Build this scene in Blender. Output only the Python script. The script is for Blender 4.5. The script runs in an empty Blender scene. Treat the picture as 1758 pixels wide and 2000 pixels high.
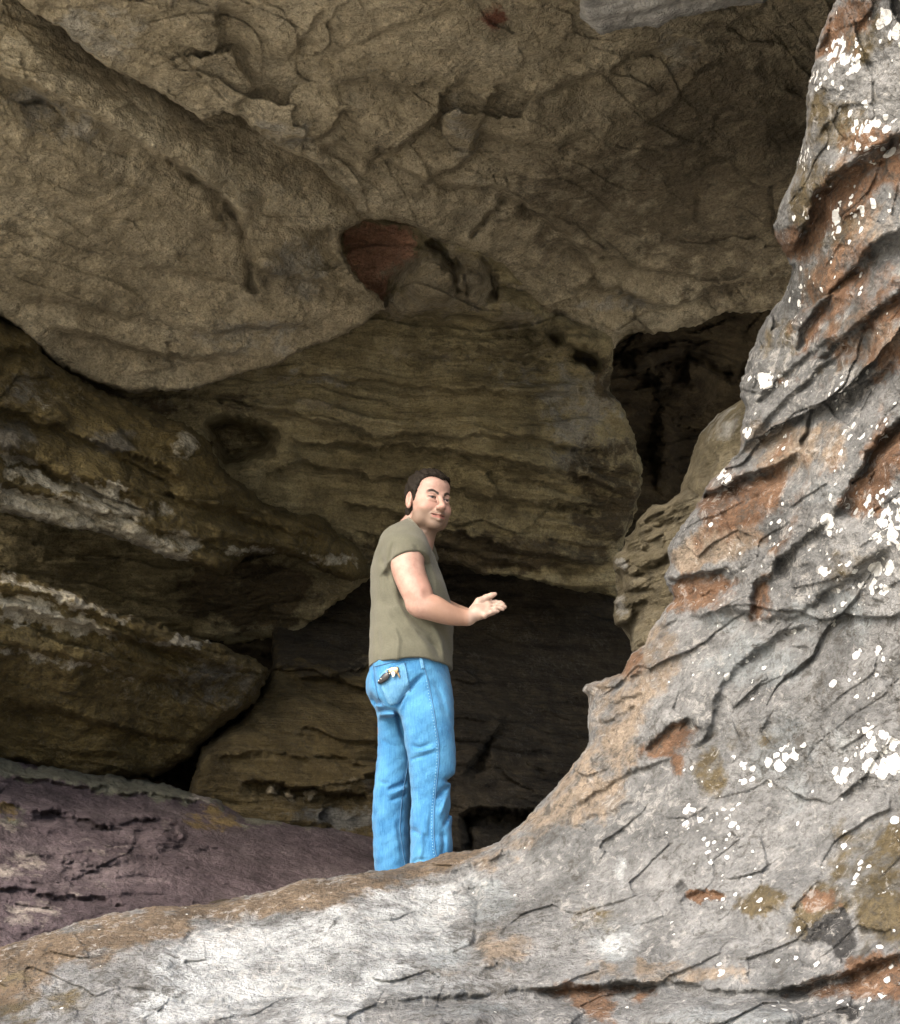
import bpy, math
import numpy as np
from mathutils import Vector, Matrix

C = bpy.context.scene.collection
SC = bpy.context.scene
rad = math.radians

# ----------------------------------------------------------------- camera model
FPX, CX, CY = 2605.0, 879.0, 1000.0          # focal length and centre, photo pixels
PITCH = rad(15.0)
CAMZ = 1.6
cp, sp = math.cos(PITCH), math.sin(PITCH)


def at(px, py, d):
    """photo pixel and distance along the optical axis -> world point (arrays)"""
    px = np.asarray(px, float); py = np.asarray(py, float); d = np.asarray(d, float)
    x = (px - CX) / FPX * d
    u = -(py - CY) / FPX * d
    return np.stack([x + 0 * d, d * cp - u * sp, CAMZ + d * sp + u * cp], -1)


def aty(px, py, Y):
    """photo pixel and world y -> world point"""
    k = cp + (py - CY) / FPX * sp
    return at(px, py, Y / k)


cam_d = bpy.data.cameras.new('camera')
cam = bpy.data.objects.new('camera', cam_d); C.objects.link(cam)
cam.location = (0, 0, CAMZ)
cam.rotation_euler = (math.pi / 2 + PITCH, 0, 0)
cam_d.sensor_fit = 'VERTICAL'
cam_d.angle = 2 * math.atan(1000 / FPX)
cam_d.clip_start = 0.05; cam_d.clip_end = 3000
SC.camera = cam

# ----------------------------------------------------------------- noise
def _h(ix, iy, seed):
    with np.errstate(over='ignore'):
        a = ix.astype(np.int64).astype(np.uint32) * np.uint32(374761393)
        b = iy.astype(np.int64).astype(np.uint32) * np.uint32(668265263)
        h = a + b + np.uint32((seed * 2246822519 + 977) & 0xffffffff)
        h = (h ^ (h >> np.uint32(13))) * np.uint32(1274126177)
        h = (h ^ (h >> np.uint32(16))) * np.uint32(2654435761)
        return h ^ (h >> np.uint32(15))


def hash01(ix, iy, seed):
    return (_h(ix, iy, seed) & np.uint32(0xffffff)).astype(np.float64) / 16777215.0


def gnoise(x, y, seed=0):
    ix = np.floor(x); iy = np.floor(y)
    fx = x - ix; fy = y - iy
    ux = fx * fx * fx * (fx * (fx * 6 - 15) + 10)
    uy = fy * fy * fy * (fy * (fy * 6 - 15) + 10)
    def g(dx, dy):
        a = hash01(ix + dx, iy + dy, seed) * (2 * math.pi)
        return np.cos(a) * (fx - dx) + np.sin(a) * (fy - dy)
    a = g(0, 0); b = g(1, 0); c = g(0, 1); d = g(1, 1)
    return ((a + (b - a) * ux) * (1 - uy) + (c + (d - c) * ux) * uy) * 1.5


def fbm(x, y, octv=5, seed=0, rough=0.5, ridged=False, billow=False):
    s = 0; a = 1.0; t = 0
    for i in range(octv):
        n = gnoise(x + 17.3 * i, y - 9.1 * i, seed + i * 7)
        if ridged: n = 1 - 2 * np.abs(n)
        elif billow: n = 2 * np.abs(n) - 0.5
        s = s + a * n; t += a
        a *= rough; x = x * 2.03; y = y * 2.03
    return s / t


def facets(x, y, seed=0, tilt=1.0):
    """Voronoi cells, each a tilted plane at its own height: broken-rock facets. returns height, edge distance"""
    ix = np.floor(x); iy = np.floor(y)
    d1 = np.full(x.shape, 9.0); d2 = np.full(x.shape, 9.0); val = np.zeros(x.shape)
    for dx in (-1, 0, 1):
        for dy in (-1, 0, 1):
            cx = ix + dx; cy = iy + dy
            px = cx + 0.1 + 0.8 * hash01(cx, cy, seed); py = cy + 0.1 + 0.8 * hash01(cx, cy, seed + 1)
            ex = x - px; ey = y - py
            d = ex * ex + ey * ey
            hv = (hash01(cx, cy, seed + 2) - 0.5)
            gx = (hash01(cx, cy, seed + 3) - 0.5) * tilt; gy = (hash01(cx, cy, seed + 4) - 0.5) * tilt
            v = hv + gx * ex * 1.6 + gy * ey * 1.6
            near = d < d1
            d2 = np.where(near, d1, np.minimum(d2, d))
            val = np.where(near, v, val)
            d1 = np.where(near, d, d1)
    return val, np.sqrt(d2) - np.sqrt(d1)


def courses(al, cr, per, length, seed, jit=.25):
    """irregular bedded blocks: every course is broken into blocks that stand out by different amounts"""
    t = cr / per + jit * 2 * fbm(al / (length * 1.3), cr / (per * 4), 3, seed)
    i = np.floor(t); fr = t - i
    Lh = length * (.5 + hash01(i, i * 0, seed + 1))
    s = al / Lh + 7 * hash01(i, i * 0 + 1, seed + 2) + .25 * gnoise(al / length * 3, cr / per * 1.5, seed + 6)
    j = np.floor(s); fs = s - j
    v = hash01(i, j, seed + 3) - .5
    tilt = (hash01(i, j, seed + 4) - .5) * (fr - .5) * .9 + (hash01(i, j, seed + 5) - .5) * (fs - .5) * .9
    e = np.minimum(np.minimum(fr, 1 - fr) * per, np.minimum(fs, 1 - fs) * Lh)
    return v + tilt - .12 * np.exp(-e / (.10 * per))


def chunks(x, y, seed):
    """continuous lumps with creased valleys between them"""
    ix = np.floor(x); iy = np.floor(y); best = np.full(x.shape, -9.0)
    for dx in (-1, 0, 1):
        for dy in (-1, 0, 1):
            cx = ix + dx; cy = iy + dy
            ex = x - cx - .1 - .8 * hash01(cx, cy, seed); ey = y - cy - .1 - .8 * hash01(cx, cy, seed + 1)
            v = .8 * (hash01(cx, cy, seed + 2) - .5) + (hash01(cx, cy, seed + 3) - .5) * ex * 1.3 + (hash01(cx, cy, seed + 4) - .5) * ey * 1.3 - 1.3 * (ex * ex + ey * ey)
            best = np.maximum(best, v)
    return best


def sstep(a, b, x):
    t = np.clip((x - a) / (b - a), 0, 1)
    return t * t * (3 - 2 * t)


def seg_dist(P, poly, closed=False):
    """nearest distance, side sign (+ = right-hand side in travel), arclength 0..1, nearest point"""
    poly = np.asarray(poly, float)
    A = poly if closed else poly[:-1]
    B = np.roll(poly, -1, 0) if closed else poly[1:]
    L = np.hypot(*(B - A).T); cum = np.concatenate([[0], np.cumsum(L)]); tot = cum[-1]
    best = np.full(len(P), 1e18); side = np.zeros(len(P)); tt = np.zeros(len(P)); near = np.zeros((len(P), 2))
    for i in range(len(A)):
        if L[i] < 1e-6: continue
        ab = B[i] - A[i]
        ap = P - A[i]
        t = np.clip((ap @ ab) / (L[i] ** 2), 0, 1)
        q = A[i] + t[:, None] * ab
        dd = ((P - q) ** 2).sum(1)
        m = dd < best
        best = np.where(m, dd, best)
        cr = ab[0] * ap[:, 1] - ab[1] * ap[:, 0]
        side = np.where(m, np.sign(cr), side)
        tt = np.where(m, (cum[i] + t * L[i]) / tot, tt)
        near[m] = q[m]
    return np.sqrt(best), side, tt, near


def inside(P, poly):
    poly = np.asarray(poly, float)
    c = np.zeros(len(P), bool)
    x, y = P[:, 0], P[:, 1]
    for i in range(len(poly)):
        x1, y1 = poly[i]; x2, y2 = poly[(i + 1) % len(poly)]
        if y1 == y2: continue
        c ^= ((y1 > y) != (y2 > y)) & (x < (x2 - x1) * (y - y1) / (y2 - y1) + x1)
    return c


def sdf_poly(P, poly):
    d, _, _, n = seg_dist(P, poly, True)
    return np.where(inside(P, poly), -d, d), n


def tps(ctrl, P):
    c = np.asarray(ctrl, float); xy = c[:, :2] / 1000; v = c[:, 2]
    def k(r2): return np.where(r2 > 1e-12, 0.5 * r2 * np.log(r2 + 1e-12), 0)
    n = len(c)
    K = k(((xy[:, None] - xy[None]) ** 2).sum(-1)) + np.eye(n) * 0.004
    Pm = np.c_[np.ones(n), xy]
    A = np.zeros((n + 3, n + 3)); A[:n, :n] = K; A[:n, n:] = Pm; A[n:, :n] = Pm.T
    w = np.linalg.solve(A, np.r_[v, 0, 0, 0])
    Q = P / 1000
    out = w[n] + Q @ w[n + 1:]
    for i in range(n):
        out = out + w[i] * k(((Q - xy[i]) ** 2).sum(1))
    return out


# ----------------------------------------------------------------- mesh helpers
def mesh_from(name, V, F, mat=None, parent=None, origin=None, attrs=None, smooth=True):
    """one mesh object from arrays (F: n x 4 or n x 3, or list mixing both)"""
    V = np.asarray(V, float)
    if origin is not None: V = V - np.asarray(origin, float)
    me = bpy.data.meshes.new(name)
    if isinstance(F, np.ndarray):
        n, k = F.shape
        me.vertices.add(len(V)); me.vertices.foreach_set('co', V.astype(np.float32).ravel())
        me.loops.add(n * k); me.loops.foreach_set('vertex_index', F.astype(np.int32).ravel())
        me.polygons.add(n)
        me.polygons.foreach_set('loop_start', np.arange(0, n * k, k, dtype=np.int32))
    else:
        me.from_pydata(V.tolist(), [], [tuple(int(i) for i in f) for f in F])
    me.update(calc_edges=True)
    me.validate()
    me.polygons.foreach_set('use_smooth', np.full(len(me.polygons), smooth))
    for k_, a in (attrs or {}).items():
        at_ = me.attributes.new(k_, 'FLOAT', 'POINT')
        at_.data.foreach_set('value', np.asarray(a, np.float32))
    if mat: me.materials.append(mat)
    o = bpy.data.objects.new(name, me); C.objects.link(o)
    if parent is not None: o.parent = parent
    if origin is not None: o.location = origin
    return o


def tag(o, label=None, cat=None, group=None, kind=None):
    if label: o['label'] = label
    if cat: o['category'] = cat
    if group: o['group'] = group
    if kind: o['kind'] = kind
    return o


# ----------------------------------------------------------------- rock sheets
def warp(P, seed, a=1.0):
    x, y = P[:, 0], P[:, 1]
    wx = fbm(x / 70, y / 70, 4, seed + 50, .6) * 14 + gnoise(x / 11, y / 11, seed + 90) * 3
    wy = fbm(x / 70, y / 70, 4, seed + 60, .6) * 14 + gnoise(x / 11, y / 11, seed + 95) * 3
    return P + np.c_[wx, wy] * a


def lip(s, h, w, L, front=.35, Lf=None):
    """saw-tooth step: the s<0 side stands proud, the s>0 side is cut back by h and recovers over L"""
    sg = 1 / (1 + np.exp(-np.clip(s / w, -30, 30)))
    return h * (sg * np.exp(-np.maximum(s, 0) / L) - front * (1 - sg) * np.exp(np.minimum(s, 0) / (Lf or L)))


def rock_sheet(name, outline, ctrl, feats=(), masks=None, mat=None, g=3.0, rim=(40, .25), back=(110, .02),
               seed=1, ang=0.0, amp=1.0, strata=.05, slen=(1.5, .16), facet=.06, fsize=(.7, .35), fine=.012,
               big=.10, dref=8.0, wamp=1.0, pull=.05, mwarp=26, polar=None, lipk=1.0, scales=.03, course=None, chunk=None, scallop=None, cmask=None):
    outline = np.asarray(outline, float)
    lo = outline.min(0); hi = outline.max(0)
    lo = np.maximum(lo, [-420, -520]) - 10 - back[0]; hi = np.minimum(hi, [2150, 2400]) + 10 + back[0]
    # denser inside the picture than in the margins around it
    def axis(a, b, m):
        def seg(p, q, st): return np.arange(p, q, st) if q > p else np.zeros(0)
        return np.r_[seg(a, min(b, -40), g * 3), seg(max(a, -40), min(b, m + 40), g), seg(max(a, m + 40), b, g * 3)]
    xs = axis(lo[0], hi[0], 1758); ys = axis(lo[1], hi[1], 2000)
    X, Y = np.meshgrid(xs, ys)
    nx, ny = len(xs), len(ys)
    P = np.c_[X.ravel(), Y.ravel()]
    W = warp(P, seed, wamp)
    sd, near = sdf_poly(W, outline)
    keep = sd < back[0]
    used = np.zeros(len(P), bool)
    # restrict the heavy work to kept points
    idx = np.nonzero(keep)[0]
    P = P[idx]; W = W[idx]; sd = sd[idx]; near = near[idx]
    Pc = P + np.where((sd > 0)[:, None], near - W, 0)
    Pc = Pc - np.where((sd > 0)[:, None], (W - near) * pull, 0)
    sn = np.clip(sd, 0, 60)[:, None] / 60 * (6 + 16 * np.abs(fbm(P[:, 0] / 35, P[:, 1] / 35, 4, seed + 141, .6)))[:, None]
    dirn = (W - near) / (np.abs(sd)[:, None] + 1e-6)
    Pc = Pc - np.where((sd > 0)[:, None], dirn * sn, 0)
    d = tps(ctrl, Pc)
    Q = Pc * (dref / FPX)
    ca, sa = math.cos(rad(ang)), math.sin(rad(ang))
    wob = fbm(Q[:, 0] / 1.3, Q[:, 1] / 1.3, 3, seed + 3) * .22
    al = Q[:, 0] * ca + Q[:, 1] * sa
    cr = -Q[:, 0] * sa + Q[:, 1] * ca + wob
    if polar:
        rx, ry = (Pc[:, 0] - polar[0]) * (dref / FPX), (Pc[:, 1] - polar[1]) * (dref / FPX)
        rr = np.hypot(rx, ry); al = -np.arctan2(ry, rx) * polar[2] * (dref / FPX); cr = rr + wob * .6
    rel = big * fbm(Q[:, 0] / 1.1, Q[:, 1] / 1.1, 4, seed + 11)
    if strata:
        lay = fbm(al / slen[0], cr / slen[1], 5, seed + 21, .55)
        cl = cr / slen[1] * .8 + gnoise(al / slen[0] * 1.7, cr / slen[1] * .3, seed + 23) * 1.2
        saw = (cl - np.floor(cl)) ** 2
        mod = sstep(-.25, .35, gnoise(al / 1.1, cr / .6, seed + 24))
        rel = rel + strata * (lay * 1.3 + (saw - .4) * mod * 1.0)
    if facet:
        wx = fbm(al / .25, cr / .25, 3, seed + 31) * .16; wy = fbm(al / .25, cr / .25, 3, seed + 32) * .16
        f1, e1 = facets(al / fsize[0] + wx, cr / fsize[1] + wy, seed + 33)
        f2, e2 = facets(al / fsize[0] * 3.1 + wx * 2, cr / fsize[1] * 3.1 + wy * 2, seed + 43)
        pm = sstep(-.3, .3, gnoise(Q[:, 0] / .9, Q[:, 1] / .9, seed + 35))
        if cmask: pm = pm * cmask(Pc)
        rel = rel + facet * (f1 * pm + f2 * .22 * (1 - .5 * pm))
    if fine:
        rel = rel + fine * fbm(al / .11, cr / .07, 4, seed + 51, .6) + fine * .9 * fbm(al / .22, cr / .16, 3, seed + 57, .5, billow=True)
    if scales:
        sc1 = fbm(al / .42 + wob, cr / .20, 5, seed + 151, .58, ridged=True)
        sm = .45 + .55 * sstep(-.3, .3, gnoise(Q[:, 0] / .8, Q[:, 1] / .8, seed + 153))
        rel = rel - scales * sc1 * sm
    wx2 = gnoise(al / .16, cr / .16, seed + 161) * .05; wy2 = gnoise(al / .16, cr / .16, seed + 162) * .05
    for q_, (am, per, ln) in enumerate(course or ()):
        cm = .08 + .92 * sstep(-.15, .3, gnoise(Q[:, 0] / .8, Q[:, 1] / .8, seed + 170 + q_))
        if cmask: cm = cm * cmask(Pc)
        rel = rel - am * courses(al + wx2, cr + wy2 * per * 3, per, ln, seed + 180 + 11 * q_) * cm
    for q_, (am, sx, sy) in enumerate(chunk or ()):
        rel = rel - am * chunks((al + wx2) / sx, (cr + wy2) / sy, seed + 210 + 11 * q_)
    for q_, (am, sx, sy) in enumerate(scallop or ()):
        rel = rel + am * chunks((al + wx2) / sx, (cr + wy2) / sy, seed + 240 + 11 * q_)
    d = d + amp * rel
    Wc = np.where((sd > 0)[:, None], near, W)
    for ft in feats:
        kind, poly = ft[0], np.asarray(ft[1], float)
        if kind == 'lip':       # poly, h, w, L
            _, _, h, w, L = ft[:5]
            R = L * 4
            m = ((Wc > poly.min(0) - R) & (Wc < poly.max(0) + R)).all(1)
            if not m.any(): continue
            ds, s, t, _ = seg_dist(Wc[m], poly)
            tp = sstep(0, .12, t) * sstep(0, .12, 1 - t)
            nz = gnoise(Pc[m][:, 0] / 40, Pc[m][:, 1] / 40, seed + 71) * .35 + 1
            js = ds * s + fbm(Pc[m][:, 0] / 42, Pc[m][:, 1] / 42, 4, seed + 73, .62) * 9
            d[m] += tp * nz * lipk * lip(js, h, w * .7, L)
        elif kind == 'crack':   # poly, depth, width
            _, _, h, w = ft
            R = w * 5
            m = ((Wc > poly.min(0) - R) & (Wc < poly.max(0) + R)).all(1)
            if not m.any(): continue
            ds, s, t, _ = seg_dist(Wc[m], poly)
            tp = sstep(0, .1, t) * sstep(0, .1, 1 - t)
            nz = np.clip(gnoise(Pc[m][:, 0] / 30, Pc[m][:, 1] / 30, seed + 72) * .8 + 1, .2, 2)
            d[m] += tp * h * nz * np.exp(-(ds / (w * nz)) ** 2)
        elif kind == 'ridge':
            _, _, h, w = ft
            ds, s, t, _ = seg_dist(Wc, poly)
            tp = sstep(0, .15, t) * sstep(0, .15, 1 - t)
            d -= tp * h * np.exp(-(ds / w) ** 2)
        elif kind == 'pit':     # closed polygon pushed back by h with a soft edge w
            _, _, h, w = ft
            R = w * 3
            m = ((Wc > poly.min(0) - R) & (Wc < poly.max(0) + R)).all(1)
            if not m.any(): continue
            s, _ = sdf_poly(Wc[m], poly)
            d[m] += h * sstep(w, -w, s)
        elif kind == 'bump':    # list of (x, y, rx, ry, h)
            for (bx, by, rx, ry, h) in ft[1]:
                r2 = ((Wc[:, 0] - bx) / rx) ** 2 + ((Wc[:, 1] - by) / ry) ** 2
                d -= h * np.clip(1 - r2, 0, 1) ** (.6 if rx < 30 else 1.1)
    # round the rim over and run the back of the block away from it
    q = np.clip(1 + np.minimum(sd, 0) / rim[0], 0, 1)
    d = d + rim[1] * (1 - np.sqrt(np.maximum(1 - q * q, 0)))
    d = d + np.maximum(sd, 0) * back[1] * (1 + .5 * fbm(P[:, 0] / 30, P[:, 1] / 30, 3, seed + 145))
    V = at(Pc[:, 0], Pc[:, 1], d)
    # faces
    full = np.full(nx * ny, -1, np.int64); full[idx] = np.arange(len(idx))
    G = full.reshape(ny, nx)
    F = np.stack([G[:-1, :-1], G[1:, :-1], G[1:, 1:], G[:-1, 1:]], -1).reshape(-1, 4)
    F = F[(F >= 0).all(1)]
    A = {}
    for k_, items in (masks or {}).items():
        v = np.zeros(len(Wc))
        Wm = Pc + (Wc - Pc) * 1.3 + np.c_[fbm(Pc[:, 0] / 60, Pc[:, 1] / 60, 5, seed + 81, .7), fbm(Pc[:, 0] / 60, Pc[:, 1] / 60, 5, seed + 82, .7)] * mwarp
        for it in items:
            if it[0] == 'poly':      # poly, soft, strength
                pl = np.asarray(it[1], float); soft = it[2]; st = it[3] if len(it) > 3 else 1
                m = ((Wm > pl.min(0) - soft * 2) & (Wm < pl.max(0) + soft * 2)).all(1)
                if m.any():
                    s, _ = sdf_poly(Wm[m], pl)
                    v[m] = np.maximum(v[m], st * sstep(soft, -soft, s))
            elif it[0] == 'blob':    # x,y,rx,ry,strength
                r = np.sqrt(((Wm[:, 0] - it[1]) / it[3]) ** 2 + ((Wm[:, 1] - it[2]) / it[4]) ** 2)
                v = np.maximum(v, it[5] * sstep(1.25, .45, r))
            elif it[0] == 'fn':
                v = np.maximum(v, it[1](Wm))
        A[k_] = v
    A['rim'] = q
    org = V.mean(0); org[2] = V[:, 2].min()
    return mesh_from(name, V, F, mat, None, org, A)


# ----------------------------------------------------------------- materials
def new_mat(name):
    m = bpy.data.materials.new(name); m.use_nodes = True
    nt = m.node_tree; nt.nodes.clear()
    out = nt.nodes.new('ShaderNodeOutputMaterial'); b = nt.nodes.new('ShaderNodeBsdfPrincipled')
    nt.links.new(b.outputs[0], out.inputs[0])
    return m, nt, b


def nz(nt, vec, scale, detail=6, rough=.6, dist=0.0, kind='FBM'):
    n = nt.nodes.new('ShaderNodeTexNoise'); n.inputs['Scale'].default_value = scale
    n.inputs['Detail'].default_value = detail; n.inputs['Roughness'].default_value = rough
    n.inputs['Distortion'].default_value = dist
    if vec is not None: nt.links.new(vec, n.inputs['Vector'])
    return n.outputs['Fac']


def mapping(nt, vec, scale=(1, 1, 1), rot=(0, 0, 0), loc=(0, 0, 0)):
    m = nt.nodes.new('ShaderNodeMapping'); m.inputs['Scale'].default_value = scale
    m.inputs['Rotation'].default_value = rot; m.inputs['Location'].default_value = loc
    nt.links.new(vec, m.inputs['Vector']); return m.outputs[0]


def ramp(nt, fac, stops, interp='LINEAR'):
    r = nt.nodes.new('ShaderNodeValToRGB'); r.color_ramp.interpolation = interp
    e = r.color_ramp.elements
    while len(e) < len(stops): e.new(.5)
    for i, (p, c) in enumerate(stops):
        e[i].position = p; e[i].color = (*c, 1) if len(c) == 3 else c
    nt.links.new(fac, r.inputs[0]); return r.outputs[0]


def mix(nt, fac, a, b, mode='MIX'):
    m = nt.nodes.new('ShaderNodeMix'); m.data_type = 'RGBA'; m.blend_type = mode
    for v, i in ((fac, 0), (a, 6), (b, 7)):
        if isinstance(v, (int, float)): m.inputs[i].default_value = v
        elif isinstance(v, tuple): m.inputs[i].default_value = (*v, 1)
        else: nt.links.new(v, m.inputs[i])
    return m.outputs[2]


def mth(nt, op, a, b=None, c=None, clamp=False):
    m = nt.nodes.new('ShaderNodeMath'); m.operation = op; m.use_clamp = clamp
    for i, v in enumerate((a, b, c)):
        if v is None: continue
        if isinstance(v, (int, float)): m.inputs[i].default_value = v
        else: nt.links.new(v, m.inputs[i])
    return m.outputs[0]


def attr(nt, name):
    a = nt.nodes.new('ShaderNodeAttribute'); a.attribute_name = name
    return a.outputs['Fac']


def grey(v): return (v, v, v)


def rock_mat(name, dark, mid, light, layers=(), tilt=0.0, bump=.35, band=.5, rough=.9, speck=.25, scale=1.0, lichen=None, pits=0, blotch=.30):
    """sandstone: three-tone mottling, thin bedding bands, dark and pale grains; layers = [(mask attribute, colour a, colour b)]"""
    m, nt, b = new_mat(name)
    tc = nt.nodes.new('ShaderNodeTexCoord').outputs['Object']
    v = mapping(nt, tc, (scale,) * 3)
    st = mapping(nt, tc, (.55 * scale, .8 * scale, 6.0 * scale), (0, tilt, 0))
    n1 = nz(nt, v, 1.3, 6, .62, .4)
    n2 = nz(nt, v, 7.0, 6, .65, .2)
    n3 = nz(nt, st, 2.2, 8, .6, .5)
    n4 = nz(nt, v, 70, 4, .7)
    f = mth(nt, 'ADD', mth(nt, 'MULTIPLY', n1, .55), mth(nt, 'MULTIPLY', n2, .3))
    f = mth(nt, 'ADD', f, mth(nt, 'MULTIPLY', n3, .5 * band))
    f = mth(nt, 'SUBTRACT', f, .25 * band - .075)
    col = ramp(nt, f, [(.36, dark), (.49, mid), (.62, light)])
    for (nm, ca, cb) in layers:
        a = attr(nt, nm)
        e = mth(nt, 'ADD', a, mth(nt, 'ADD', mth(nt, 'MULTIPLY', mth(nt, 'SUBTRACT', n2, .5), 2.4), mth(nt, 'MULTIPLY', mth(nt, 'SUBTRACT', n1, .5), 1.0)))
        e = mth(nt, 'MULTIPLY', ramp(nt, e, [(.28, grey(0)), (.68, grey(1))]), mth(nt, 'MINIMUM', mth(nt, 'MULTIPLY', a, 5), 1))
        cc = mix(nt, ramp(nt, mth(nt, 'ADD', mth(nt, 'MULTIPLY', n3, .5), mth(nt, 'MULTIPLY', n2, .5)), [(.36, grey(0)), (.62, grey(1))]), ca, cb)
        col = mix(nt, e, col, cc)
    # blotches of weathering at two sizes
    bl1 = nz(nt, v, 3.2, 5, .65, .5); bl2 = nz(nt, mapping(nt, v, (1, 1, 1), (.4, .2, .1), (7, 3, 5)), 13, 5, .7, .3)
    col = mix(nt, 1.0, col, ramp(nt, bl1, [(.34, grey(1 - blotch)), (.5, grey(1.0)), (.66, grey(1 + .55 * blotch))]), 'MULTIPLY')
    col = mix(nt, 1.0, col, ramp(nt, bl2, [(.34, grey(1 - .8 * blotch)), (.5, grey(1.0)), (.66, grey(1 + .5 * blotch))]), 'MULTIPLY')
    # grains
    g = ramp(nt, n4, [(.30, grey(1 - speck)), (.5, grey(1.0)), (.72, grey(1 + speck * .6))])
    col = mix(nt, 1.0, col, g, 'MULTIPLY')
    if pits:
        pn = nz(nt, v, 26, 5, .75, .6); pm_ = nz(nt, v, 2.6, 4, .6)
        pe = mth(nt, 'ADD', pn, mth(nt, 'MULTIPLY', mth(nt, 'SUBTRACT', pm_, .5), .5))
        col = mix(nt, mth(nt, 'MULTIPLY', ramp(nt, pe, [(.54, grey(0)), (.66, grey(1))]), pits), col, (.07, .065, .055))
        col = mix(nt, mth(nt, 'MULTIPLY', ramp(nt, pe, [(.34, grey(1)), (.43, grey(0))]), (pits * .6 if pits > .6 else pits * .2)), col, (.55, .535, .50))
    if lichen:
        a = attr(nt, lichen)
        vo = nt.nodes.new('ShaderNodeTexVoronoi'); vo.inputs['Scale'].default_value = 17
        wv = nt.nodes.new('ShaderNodeVectorMath'); wv.operation = 'ADD'
        nn = nt.nodes.new('ShaderNodeTexNoise'); nn.inputs['Scale'].default_value = 45; nn.inputs['Detail'].default_value = 3
        nt.links.new(tc, nn.inputs['Vector'])
        sc_ = nt.nodes.new('ShaderNodeVectorMath'); sc_.operation = 'SCALE'; sc_.inputs['Scale'].default_value = .012
        nt.links.new(nn.outputs['Color'], sc_.inputs[0]); nt.links.new(tc, wv.inputs[0]); nt.links.new(sc_.outputs[0], wv.inputs[1])
        nt.links.new(wv.outputs[0], vo.inputs['Vector'])
        # every cell has its own chance and size
        sepc = nt.nodes.new('ShaderNodeSeparateColor'); nt.links.new(vo.outputs['Color'], sepc.inputs[0])
        size = mth(nt, 'MULTIPLY', mth(nt, 'SUBTRACT', a, mth(nt, 'POWER', sepc.outputs[0], .7)), 1.0)
        e = mth(nt, 'SUBTRACT', size, mth(nt, 'MULTIPLY', vo.outputs['Distance'], 1.0))
        e1 = ramp(nt, e, [(.0, grey(0)), (.035, grey(1))])
        vo2 = nt.nodes.new('ShaderNodeTexVoronoi'); vo2.inputs['Scale'].default_value = 42
        nt.links.new(wv.outputs[0], vo2.inputs['Vector'])
        sep2 = nt.nodes.new('ShaderNodeSeparateColor'); nt.links.new(vo2.outputs['Color'], sep2.inputs[0])
        e2 = mth(nt, 'SUBTRACT', mth(nt, 'SUBTRACT', mth(nt, 'MULTIPLY', a, .75), mth(nt, 'POWER', sep2.outputs[0], .5)), mth(nt, 'MULTIPLY', vo2.outputs['Distance'], .6))
        e2 = ramp(nt, mth(nt, 'ADD', e2, .22), [(.0, grey(0)), (.05, grey(1))])
        eL = mth(nt, 'MAXIMUM', e1, e2)
        col = mix(nt, eL, col, mix(nt, n2, (.78, .79, .76), (.9, .9, .87)))
    nt.links.new(col, b.inputs['Base Color'])
    b.inputs['Roughness'].default_value = rough
    b.inputs['Specular IOR Level'].default_value = .25
    h = mth(nt, 'ADD', mth(nt, 'MULTIPLY', nz(nt, v, 18, 7, .68), 1.0), mth(nt, 'MULTIPLY', nz(nt, mapping(nt, st, (3, 3, 3)), 4, 7, .65), .75 * band))
    h = mth(nt, 'ADD', h, mth(nt, 'MULTIPLY', n4, .25))
    if lichen: h = mth(nt, 'ADD', h, mth(nt, 'MULTIPLY', eL, .25))
    bp = nt.nodes.new('ShaderNodeBump'); bp.inputs['Strength'].default_value = 1.0; bp.inputs['Distance'].default_value = bump * .16
    nt.links.new(h, bp.inputs['Height']); nt.links.new(bp.outputs[0], b.inputs['Normal'])
    return m
# ================================================================= light
SUN_EL, SUN_AZ = 42.0, (-0.62, -0.78)       # sun behind the camera and to its left
w = bpy.data.worlds.new('World'); SC.world = w; w.use_nodes = True
nt = w.node_tree; nt.nodes.clear()
wo = nt.nodes.new('ShaderNodeOutputWorld'); bg = nt.nodes.new('ShaderNodeBackground')
sky = nt.nodes.new('ShaderNodeTexSky'); sky.sky_type = 'NISHITA'; sky.sun_disc = False
sky.sun_elevation = rad(SUN_EL); sky.sun_rotation = math.atan2(SUN_AZ[0], SUN_AZ[1])
sky.air_density = 1.0; sky.dust_density = 5.0; sky.ozone_density = .6
nt.links.new(sky.outputs[0], bg.inputs[0]); bg.inputs[1].default_value = .15
nt.links.new(bg.outputs[0], wo.inputs[0])
sl = bpy.data.lights.new('sun', 'SUN'); sl.energy = .75; sl.angle = rad(60); sl.color = (1, .975, .94)
so = bpy.data.objects.new('sun', sl); C.objects.link(so)
hh = math.hypot(*SUN_AZ)
sdir = Vector((SUN_AZ[0] / hh * math.cos(rad(SUN_EL)), SUN_AZ[1] / hh * math.cos(rad(SUN_EL)), math.sin(rad(SUN_EL))))
so.rotation_euler = sdir.to_track_quat('Z', 'Y').to_euler(); so.location = sdir * 30
SC.view_settings.view_transform = 'Standard'; SC.view_settings.look = 'None'
SC.view_settings.exposure = 1.85; SC.view_settings.gamma = 1
SC.render.engine = 'CYCLES'
SC.cycles.max_bounces = 8; SC.cycles.diffuse_bounces = 5; SC.cycles.glossy_bounces = 2
SC.cycles.use_denoising = True
SC.cycles.caustics_reflective = False; SC.cycles.caustics_refractive = False

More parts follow.
